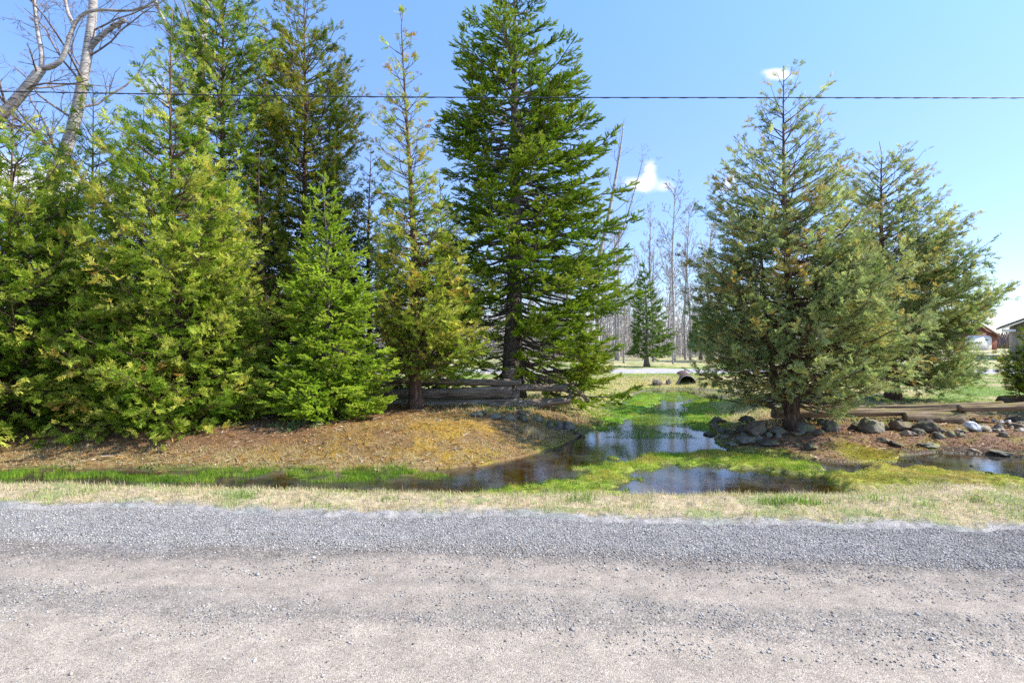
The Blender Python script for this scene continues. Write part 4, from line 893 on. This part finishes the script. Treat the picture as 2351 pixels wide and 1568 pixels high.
# ================================================================== rocks
import bmesh
def ico(sub):
    bm = bmesh.new(); bmesh.ops.create_icosphere(bm, subdivisions=sub, radius=1)
    V = np.array([v.co[:] for v in bm.verts]); Fc = np.array([[v.index for v in f.verts] for f in bm.faces]); bm.free(); return V, Fc
ICO = {3: ico(3), 4: ico(4)}
def rock(name, label, group, u, vc, w, h, mat, seed, ang=.5, tilt=0, depth=.9, rough=1., lo=5.5):
    p = onground(u, vc+h*.42, lo); Y = p[1]; s_ = Y/F; W = w*s_/2*1.04; Hh = max(h*s_/2, .02)*1.12
    rr_ = np.random.default_rng(seed); V, Fc = ICO[4 if w > 26 else 3]; V = V.copy()
    for i in range(int(30*ang)+7):
        n = unit(rr_.normal(0, 1, 3)); cc = rr_.uniform(.55, .9); dt = V@n; V = V-np.clip(dt-cc, 0, None)[:, None]*n
    nn = unit(V); V = V*(1+rough*.42*(fbm(nn[:, 0]*2.2+seed, nn[:, 1]*2.2+nn[:, 2]*1.7, 4)-.5)[:, None]+rough*.22*(fbm(nn[:, 0]*7+seed+nn[:, 2]*5, nn[:, 1]*7-nn[:, 2]*3, 3)-.5)[:, None])
    V = V/np.abs(V).max(0)*np.array([W, W*depth, Hh])
    a = R(tilt); ca, sa = math.cos(a), math.sin(a); V = np.stack([V[:, 0]*ca+V[:, 2]*sa, V[:, 1], -V[:, 0]*sa+V[:, 2]*ca], 1)
    b = rr_.uniform(-.3, .3); V = np.stack([V[:, 0]*math.cos(b)-V[:, 1]*math.sin(b), V[:, 0]*math.sin(b)+V[:, 1]*math.cos(b), V[:, 2]], 1)
    o = build(name, V, [Fc], mat, smooth=False, loc=(p[0], Y+W*depth*.3, p[2]+Hh*.45)); tag(o, label, 'rock', group); return o
G1 = 'boulders around the forked cedar'; G2 = 'stones along the right bank'; G3 = 'pale rubble beyond the white boulder'; G4 = 'stones under the rail fence end'
RG, RD, RB, RM, RT, RWh = (M['rock_'+k] for k in ('grey', 'dark', 'brown', 'mossy', 'tan', 'white'))
ROCKS = [
 ('rock', 'flat dark slab jutting into the creek water, leftmost of the boulders', G1, 1631, 996, 30, 13, RD, .4, 0),
 ('rock', 'rounded grey stone just behind the flat slab at the creek', G1, 1657, 986, 25, 21, RG, .15, 0),
 ('rock', 'low grey stone in front of the rounded stone at the creek', G1, 1662, 1002, 30, 13, RG, .3, 0),
 ('boulder', 'large round brown boulder left of the forked cedar trunk', G1, 1742, 983, 52, 44, RB, .35, 0),
 ('boulder', 'long grey boulder lying in front of the round brown boulder', G1, 1718, 1009, 52, 24, RG, .25, -6),
 ('rock', 'low dark stone at the moss edge, left of the long grey boulder', G1, 1682, 1018, 30, 13, RG, .3, 0),
 ('rock', 'rough stone touching the left foot of the forked cedar', G1, 1790, 990, 42, 22, RG, .8, 8),
 ('rock', 'dark pitted stone with a mossy top below the cedar, at the marsh edge', G1, 1768, 1016, 52, 17, RD, .8, 0),
 ('rock', 'mossy green-topped boulder right of the forked cedar foot', G1, 1854, 980, 46, 28, RM, .6, 0),
 ('rock', 'small mossy stone second to the right of the cedar foot', G1, 1888, 968, 26, 18, RM, .6, 0),
 ('rock', 'jagged mossy stone with a pointed top under the long log', G1, 1910, 978, 48, 34, RM, .9, 12),
 ('rock', 'small dark stone between the jagged stone and the mossy boulder', G1, 1967, 976, 28, 20, RD, .7, 0),
 ('rock', 'dark wet stone sticking out at the marsh edge below the litter bank', G1, 1864, 1026, 36, 18, RD, .7, 15),
 ('rock', 'small dark stone left of the wet stone at the marsh edge', G1, 1834, 1021, 18, 12, RD, .5, 0),
 ('rock', 'dark stone heaped highest beside the creek, under the hanging cedar twigs', G1, 1650, 964, 46, 22, RD, .6, 0),
 ('rock', 'shaded stone between the creek heap and the round brown boulder', G1, 1707, 984, 34, 22, RD, .5, 0),
 ('rock', 'small shaded stone behind the low grey stone', G1, 1680, 990, 22, 14, RD, .5, 0),
 ('rock', 'shaded stone behind the round brown boulder', G1, 1715, 962, 40, 20, RD, .6, 0),
 ('boulder', 'large moss-covered boulder under the middle of the long log', G2, 2007, 977, 56, 42, RM, .5, 0),
 ('boulder', 'brown two-humped boulder right of the moss-covered one', G2, 2070, 976, 50, 28, RB, .6, 0),
 ('rock', 'tan rounded stone in front of the two-humped boulder', G2, 2088, 993, 36, 17, RT, .3, 8),
 ('rock', 'smooth grey oblong stone left of the dark rough boulder', G2, 2113, 991, 28, 16, RG, .1, 14),
 ('boulder', 'very dark rough boulder like a stump in front of the sawn log', G2, 2138, 978, 70, 40, RD, 1., 10),
 ('rock', 'tan smooth oval stone left of the white boulder', G2, 2203, 990, 28, 12, RT, .1, 2),
 ('boulder', 'pale white-grey granite boulder, brightest of the row', G2, 2240, 979, 40, 25, RWh, .15, 12),
 ('rock', 'tan slab leaning against the right side of the white boulder', G2, 2264, 983, 28, 18, RT, .4, 30),
 ('rock', 'half-buried grey stone on the litter bank', G2, 2030, 1011, 30, 12, RG, .4, 10),
 ('rock', 'tilted dark slab at the edge of the muddy bank', G2, 2064, 1021, 38, 11, RD, .5, 18),
 ('rock', 'flat dark slab with a mossy top overhanging the muddy water', G2, 2135, 1021, 48, 13, RM, .6, 0),
 ('rock', 'small pale oval stone on the black mud', G2, 2236, 1033, 16, 7, RT, .1, 12),
 ('rock', 'flat grey slab at the water edge near the right edge of the photo', G2, 2305, 1041, 44, 9, RG, .5, 5),
 ('rock', 'small dark stone poking out of the running water', G2, 2274, 1085, 15, 8, RD, .3, 0),
 ('rock', 'black stone beside the driftwood in the water', G2, 2233, 1069, 11, 9, RD, .3, 0),
 ('boulder', 'dark shaded boulder under the log at the right edge of the photo', G2, 2338, 962, 44, 20, RD, .6, 0),
 ('rock', 'brown flat stone under the dark boulder at the right edge', G2, 2345, 978, 40, 14, RB, .5, 0),
 ('rock', 'grey slab lying on the left creek bank below the giant spruce', None, 1398, 925, 18, 14, RG, .5, 20),
 ('rock', 'tilted grey slab on the bank left of the culvert', 'stones by the culvert', 1509, 878, 26, 18, RG, .7, 25),
 ('rock', 'upright grey stone beside the culvert mouth', 'stones by the culvert', 1535, 877, 14, 16, RG, .7, 10),
 ('rock', 'grey stone at the fence end, highest on the creek bank', G4, 1328, 918, 22, 12, RG, .5, 0),
 ('rock', 'leftmost stone under the lowest fence rail', G4, 1098, 951, 34, 14, RG, .4, 0),
 ('rock', 'second stone from the left under the lowest fence rail', G4, 1139, 954, 32, 15, RG, .6, 0),
 ('rock', 'third stone from the left under the lowest fence rail', G4, 1170, 957, 30, 15, RG, .4, 0),
 ('rock', 'dark stone below the fence post', G4, 1200, 960, 30, 15, RD, .5, 0),
 ('rock', 'small shaded stone right of the fence post', G4, 1236, 962, 26, 15, RG, .5, 0),
 ('rock', 'upright dark stone above the slanting slabs on the mound end', G4, 1264, 973, 22, 24, RD, .6, 0),
 ('rock', 'slanting narrow slab on the end of the mound', G4, 1284, 977, 20, 22, RG, .5, 40),
 ('rock', 'large slanting rounded stone on the end of the mound', G4, 1306, 978, 32, 24, RG, .3, 30),
 ('rock', 'flat stone lowest on the mound end, touching the creek', G4, 1330, 997, 30, 8, RD, .4, 5)]
for i, (nm, lab, gp, u, vc, w_, h_, mt, ag, tl) in enumerate(ROCKS): rock(nm, lab, gp, u, vc, w_, h_, mt, 200+i, ag, tl)
for i in range(26):
    u = 2275+r.uniform(0, 76); v = 966+r.uniform(0, 26)-.05*(u-2275)
    rock('rock', 'small pale stone in the heap of rubble right of the white boulder', G3, u, v, r.uniform(9, 20), r.uniform(5, 11), [RT, RWh, RG, RT][i % 4], 300+i, .6, r.uniform(-25, 25))
for i in range(44):
    u = r.uniform(1640, 2350) if i < 34 else r.uniform(1085, 1230); v = (r.uniform(962, 1000) if u > 1760 else r.uniform(972, 1012)) if i < 34 else r.uniform(946, 956)
    if i < 34: rock('rock', 'small rough stone wedged among the larger boulders of the right bank', 'small stones of the boulder row', u, v, r.uniform(14, 26), r.uniform(9, 17), [RB, RD, RM, RD, RG][i % 5], 400+i, .7, r.uniform(-25, 25))
    else: rock('rock', 'small shaded stone wedged under the rail fence end', 'small stones under the fence', u, v, r.uniform(12, 20), r.uniform(8, 13), RD, 400+i, .7, r.uniform(-25, 25))
# driftwood and fallen branches
def branchy(label, pts, rad, mat, group, seed, n=6):
    rr_ = np.random.default_rng(seed); P = np.array(pts); base = P[0].copy(); acc = Acc(); K = 10; q = np.linspace(0, 1, len(P)); qq = np.linspace(0, 1, K)
    PP = np.stack([np.interp(qq, q, P[:, i]) for i in range(3)], 1)-base; RR = np.linspace(rad, rad*.3, K)
    V, fs = tubes(PP[None], RR[None], 7); acc.add(V, fs); Q, R2 = kids(PP[None], RR[None], n, .1, .95, .45, 45, 5, rr_, -.02, rmin=.003); Q[:, :, 2] = np.abs(Q[:, :, 2])*.4+.01; V, fs = tubes(Q, R2, 5); acc.add(V, fs)
    o = acc.build('fallen_branch', mat, smooth=True, loc=base); tag(o, label, 'branch', group); return o
g_ = 'fallen branches'
def gp_(u, v): p = onground(u, v); return p+np.array([0, 0, .025])
branchy('forked grey branch lying on the orange moss of the mound', [gp_(1152, 962), gp_(1180, 972), gp_(1205, 968), gp_(1226, 957)], .022, M['pale_wood'], g_, 1)
branchy('short grey stick lying on the mound, right of the forked branch', [gp_(1236, 982), gp_(1246, 972), gp_(1262, 964)], .02, M['pale_wood'], g_, 2, 2)
branchy('black driftwood tangled in the water near the right edge of the photo', [gp_(2208, 1050), gp_(2240, 1056), gp_(2262, 1064), gp_(2280, 1068)], .03, M['dark_wood'], g_, 3, 9)
branchy('thin pale stick on the litter bank below the forked cedar', [gp_(1840, 1003), gp_(1870, 1001), gp_(1896, 1000)], .014, M['pale_wood'], g_, 4, 2)
# dead grass clump on the mound end
acc = Acc(); p = onground(1225, 1003); n = 420; X = p[0]+rng.normal(0, .10, n).clip(-.2, .2); Y = p[1]+rng.normal(0, .05, n).clip(-.1, .1)
blades(acc, X, Y, field(X, Y)[0], rng.uniform(.12, .26, n), np.full(n, .007), 1.1, rng.uniform(.7, .95, n)); o = acc.build('grass_clump', M['grass'], loc=p); tag(o, 'bleached dead grass clump on the end of the mound by the creek', 'grass clump')
# ================================================================== culvert
M['rust'] = flat_mat('rusty_pipe', (.12, .07, .05), .8, nscale=12)
M['zinc'] = flat_mat('grey_pipe', (.32, .30, .29), .6, nscale=12)
cc = px(1578, 881, 25.4); r0 = .36; L = 4.6; K = 90
cul = empty('culvert_pipe', (cc[0], 25.4, cc[2])); tag(cul, 'rusty culvert pipe opening under the driveway at the head of the creek', 'culvert')
q = np.linspace(0, 1, K); a = np.arange(28)/28*2*np.pi
def ringtube(rad, off=0): return np.stack([(rad[:, None]*np.cos(a)[None]).ravel(), (q[:, None]*L+0*a[None]-.12*np.sin(a)[None]*(q[:, None] < .01)+off).ravel(), (rad[:, None]*np.sin(a)[None]).ravel()], 1)
k = np.arange(K-1)[:, None]*28; s = np.arange(28)[None]; f = np.stack([k+s, k+(s+1) % 28, k+28+(s+1) % 28, k+28+s], -1).reshape(-1, 4)
co = .012*np.sin(q*L/.07*6.28); o1 = build('pipe_wall', np.concatenate([ringtube(r0+co), ringtube(r0-.02+co)]), [f, f[:, ::-1]+K*28], M['rust'], cul, smooth=True)
th = np.arange(40)/40*2*np.pi; V = np.array([[(r0+.02*math.cos(b_))*math.cos(t_), -.12*math.sin(t_)+.02*math.sin(b_), (r0+.02*math.cos(b_))*math.sin(t_)] for t_ in th for b_ in np.arange(8)/8*6.283])
k = np.arange(40)[:, None]*8; s = np.arange(8)[None]; k2 = ((np.arange(40)+1) % 40)[:, None]*8
build('rim', V, [np.stack([k+s, k+(s+1) % 8, k2+(s+1) % 8, k2+s], -1).reshape(-1, 4)], M['zinc'], cul, smooth=True)
cul.rotation_euler = (0, 0, R(-14))
# ================================================================== buildings
def box(name, x0, x1, y0, y1, z0, z1, mat, parent=None):
    V = np.array([[x, y, z] for x in (x0, x1) for y in (y0, y1) for z in (z0, z1)], float)
    if parent is not None: V -= np.array(parent.location)
    Fc = np.array([[0, 1, 3, 2], [4, 6, 7, 5], [0, 4, 5, 1], [2, 3, 7, 6], [0, 2, 6, 4], [1, 5, 7, 3]]); return build(name, V, [Fc], mat, parent)
def prism(name, poly, y0, y1, mat, parent):
    n = len(poly); V = np.array([[x, y0, z] for x, z in poly]+[[x, y1, z] for x, z in poly], float)-np.array(parent.location)
    me = [np.array([[i, (i+1) % n, n+(i+1) % n, n+i] for i in range(n)]), np.array([list(range(n))[::-1]]), np.array([[n+i for i in range(n)]])]
    return build(name, V, me, mat, parent)
def siding(name, c1, scale, axis):
    m, nt, o = newmat(name); v = objco(nt); w = nt.nodes.new('ShaderNodeTexWave'); w.bands_direction = axis; w.inputs['Scale'].default_value = scale; w.inputs['Distortion'].default_value = 0; nt.links.new(v, w.inputs[0])
    c = mixc(nt, ramp(nt, w.outputs[1], [(0, 0.), (.12, 1.)]), tuple(x*.55 for x in c1), c1); c = mixc(nt, 1., c, ramp(nt, noise(nt, v, 3), [(.3, .9), (.7, 1.1)]), 'MULTIPLY'); princ(nt, o, c, .7, .3, w.outputs[1], .3); return m
M['red_siding'] = siding('red_brown_siding', (.22, .085, .06), 1.6, 'X'); M['beige_siding'] = siding('beige_siding', (.40, .33, .27), 1.4, 'Z')
M['white_paint'] = flat_mat('white_paint', (.75, .74, .72), .5, nscale=4, var=.05); M['roof_brown'] = flat_mat('brown_roof', (.16, .10, .085), .8, nscale=8); M['roof_grey'] = flat_mat('grey_shingles', (.16, .14, .14), .9, nscale=8)
M['glass'] = flat_mat('dark_window_glass', (.03, .035, .04), .1, .5, nscale=3); M['ply'] = flat_mat('orange_plywood', (.52, .32, .17), .7, nscale=4); M['block'] = rockmat('dark_block_wall', (.10, .10, .11), (.22, .22, .23), 0, sc_=2)
Y = 85; sc_ = Y/F
def gxz(u, v, Y): p = px(u, v, Y); return p[0], p[2]
xr, _ = gxz(2289, 800, Y); xa, _ = gxz(2246, 745, Y); zb = .37; ze = 2.55; za = 4.25; xl = 2*xa-xr
gar = empty('garage', (xa, Y, zb)); tag(gar, 'small red-brown garage with a big white door, seen past the right cedars', 'garage')
prism('wall', [(xl, zb), (xr, zb), (xr, ze), (xa, za), (xl, ze)], Y, Y+7, M['red_siding'], gar)
prism('roof', [(xl-.45, ze-.28), (xa, za), (xr+.45, ze-.28), (xr+.45, ze-.10), (xa, za+.2), (xl-.45, ze-.10)], Y-.45, Y+7.4, M['roof_brown'], gar)
hw = 1.95; prism('door', [(xa-hw, zb+.02), (xa+hw, zb+.02), (xa+hw, zb+1.85), (xa+hw-.35, zb+2.2), (xa-hw+.35, zb+2.2), (xa-hw, zb+1.85)], Y-.06, Y-.005, M['white_paint'], gar)
d_ = [c_ for c_ in gar.children if c_.name.startswith('door')][0]
for wxx in (xa+1.2,): 
    o = box('window', wxx-.2, wxx+.25, Y-.08, Y-.062, zb+1.5, zb+1.65, M['glass'], gar); o.parent = d_
ramp_ = box('plywood_ramp', xa-3, xr+.25, Y-4, Y-.6, zb-.12, zb+.0, M['ply']); tag(ramp_, 'flat orange plywood apron in front of the white garage door', 'ramp')
xs, xe = gxz(2240, 800, 62)[0], gxz(2279, 800, 62)[0]; o = box('retaining_wall', xs-1, xe, 62, 62.5, -.1, .52, M['block']); tag(o, 'low dark block retaining wall below the garage', 'wall')
yd = build('gravel_yard', np.array([[50, 64, .42], [74, 64, .42], [80, 81, .40], [55, 81, .40], [50, 64, -.4], [74, 64, -.4], [80, 81, -.4], [55, 81, -.4]], float), [np.array([[0, 1, 2, 3], [0, 4, 5, 1], [1, 5, 6, 2], [3, 2, 6, 7], [0, 3, 7, 4]])], M['drive']); tag(yd, kind='structure')
Y = 50; xw, _ = gxz(2329, 780, Y); _, zE = gxz(2300, 753, Y); x0 = xw-.85; sl = .46; xap = xw+4.2; zb = gz_(xw+2, Y)-.1
za = zE+sl*(xap-x0); hs_ = empty('house', (xw, Y, zb)); hs_.rotation_euler = (0, 0, R(-39)); tag(hs_, 'beige house corner with a white gable overhang at the right edge of the photo', 'house')
zw = zE+sl*(xw-x0)-.12
prism('wall', [(xw, zb), (2*xap-xw, zb), (2*xap-xw, zw), (xap, za-.12), (xw, zw)], Y, Y+9, M['beige_siding'], hs_)
x1 = 2*xap-x0
prism('soffit', [(x0, zE-.05), (xap, za-.05), (x1, zE-.05), (x1, zE-.14), (xap, za-.14), (x0, zE-.14)], Y-1., Y-.003, M['white_paint'], hs_)
prism('roof', [(x0-.15, zE-.05), (xap, za+.0), (x1+.15, zE-.05), (x1+.15, zE+.12), (xap, za+.18), (x0-.15, zE+.12)], Y-1.1, Y+9.5, M['roof_grey'], hs_)
box('fascia', x0, x0+.9, Y-.9, Y-.04, zE-.34, zE-.142, M['white_paint'], hs_)
fr_ = box('window', xw+2., xw+3.4, Y-.05, Y-.004, 1.6, 2.7, M['white_paint'], hs_); gp2 = box('pane', xw+2.08, xw+3.32, Y-.07, Y-.052, 1.68, 2.62, M['glass'], hs_); gp2.parent = fr_
# ================================================================== overhead wire
m, nt, o = newmat('black_cable'); princ(nt, o, (.035, .037, .045), .45, .4); M['cable'] = m
Yc = 8.0; us = np.linspace(-3500, 5600, 220); V0s = []
xs_ = (us-U0)*Yc/F; vv = 224.5-0*us+np.where(us < 1175, -((1175-us)/1175)**1.6*14.5, ((us-1175)/1175)**2*.6)
zs = CZ-(vv-V0)*Yc/F
P = np.stack([xs_, np.full_like(xs_, Yc), zs], 1)
wire = empty('overhead_cable', (0, Yc, float(np.interp(0, xs_, zs)))); tag(wire, 'black overhead utility cable stretched across the whole photo', 'cable')
V, fs = tubes(P[None], np.full((1, len(P)), .0075), 8); build('line', V-np.array(wire.location), fs, M['cable'], wire, smooth=True)
ph = xs_*5.; P2_ = P+np.stack([0*xs_, .012*np.cos(ph), .012*np.sin(ph)-.006], 1)
x2 = np.linspace(-12, 12, 1500); z2 = np.interp(x2, xs_, zs); P2_ = np.stack([x2, Yc+.004*np.cos(x2*23), z2+.004*np.sin(x2*23)-.004], 1)
V, fs = tubes(P2_[None], np.full((1, len(P2_)), .0055), 6); build('lashing', V-np.array(wire.location), fs, M['cable'], wire, smooth=True)
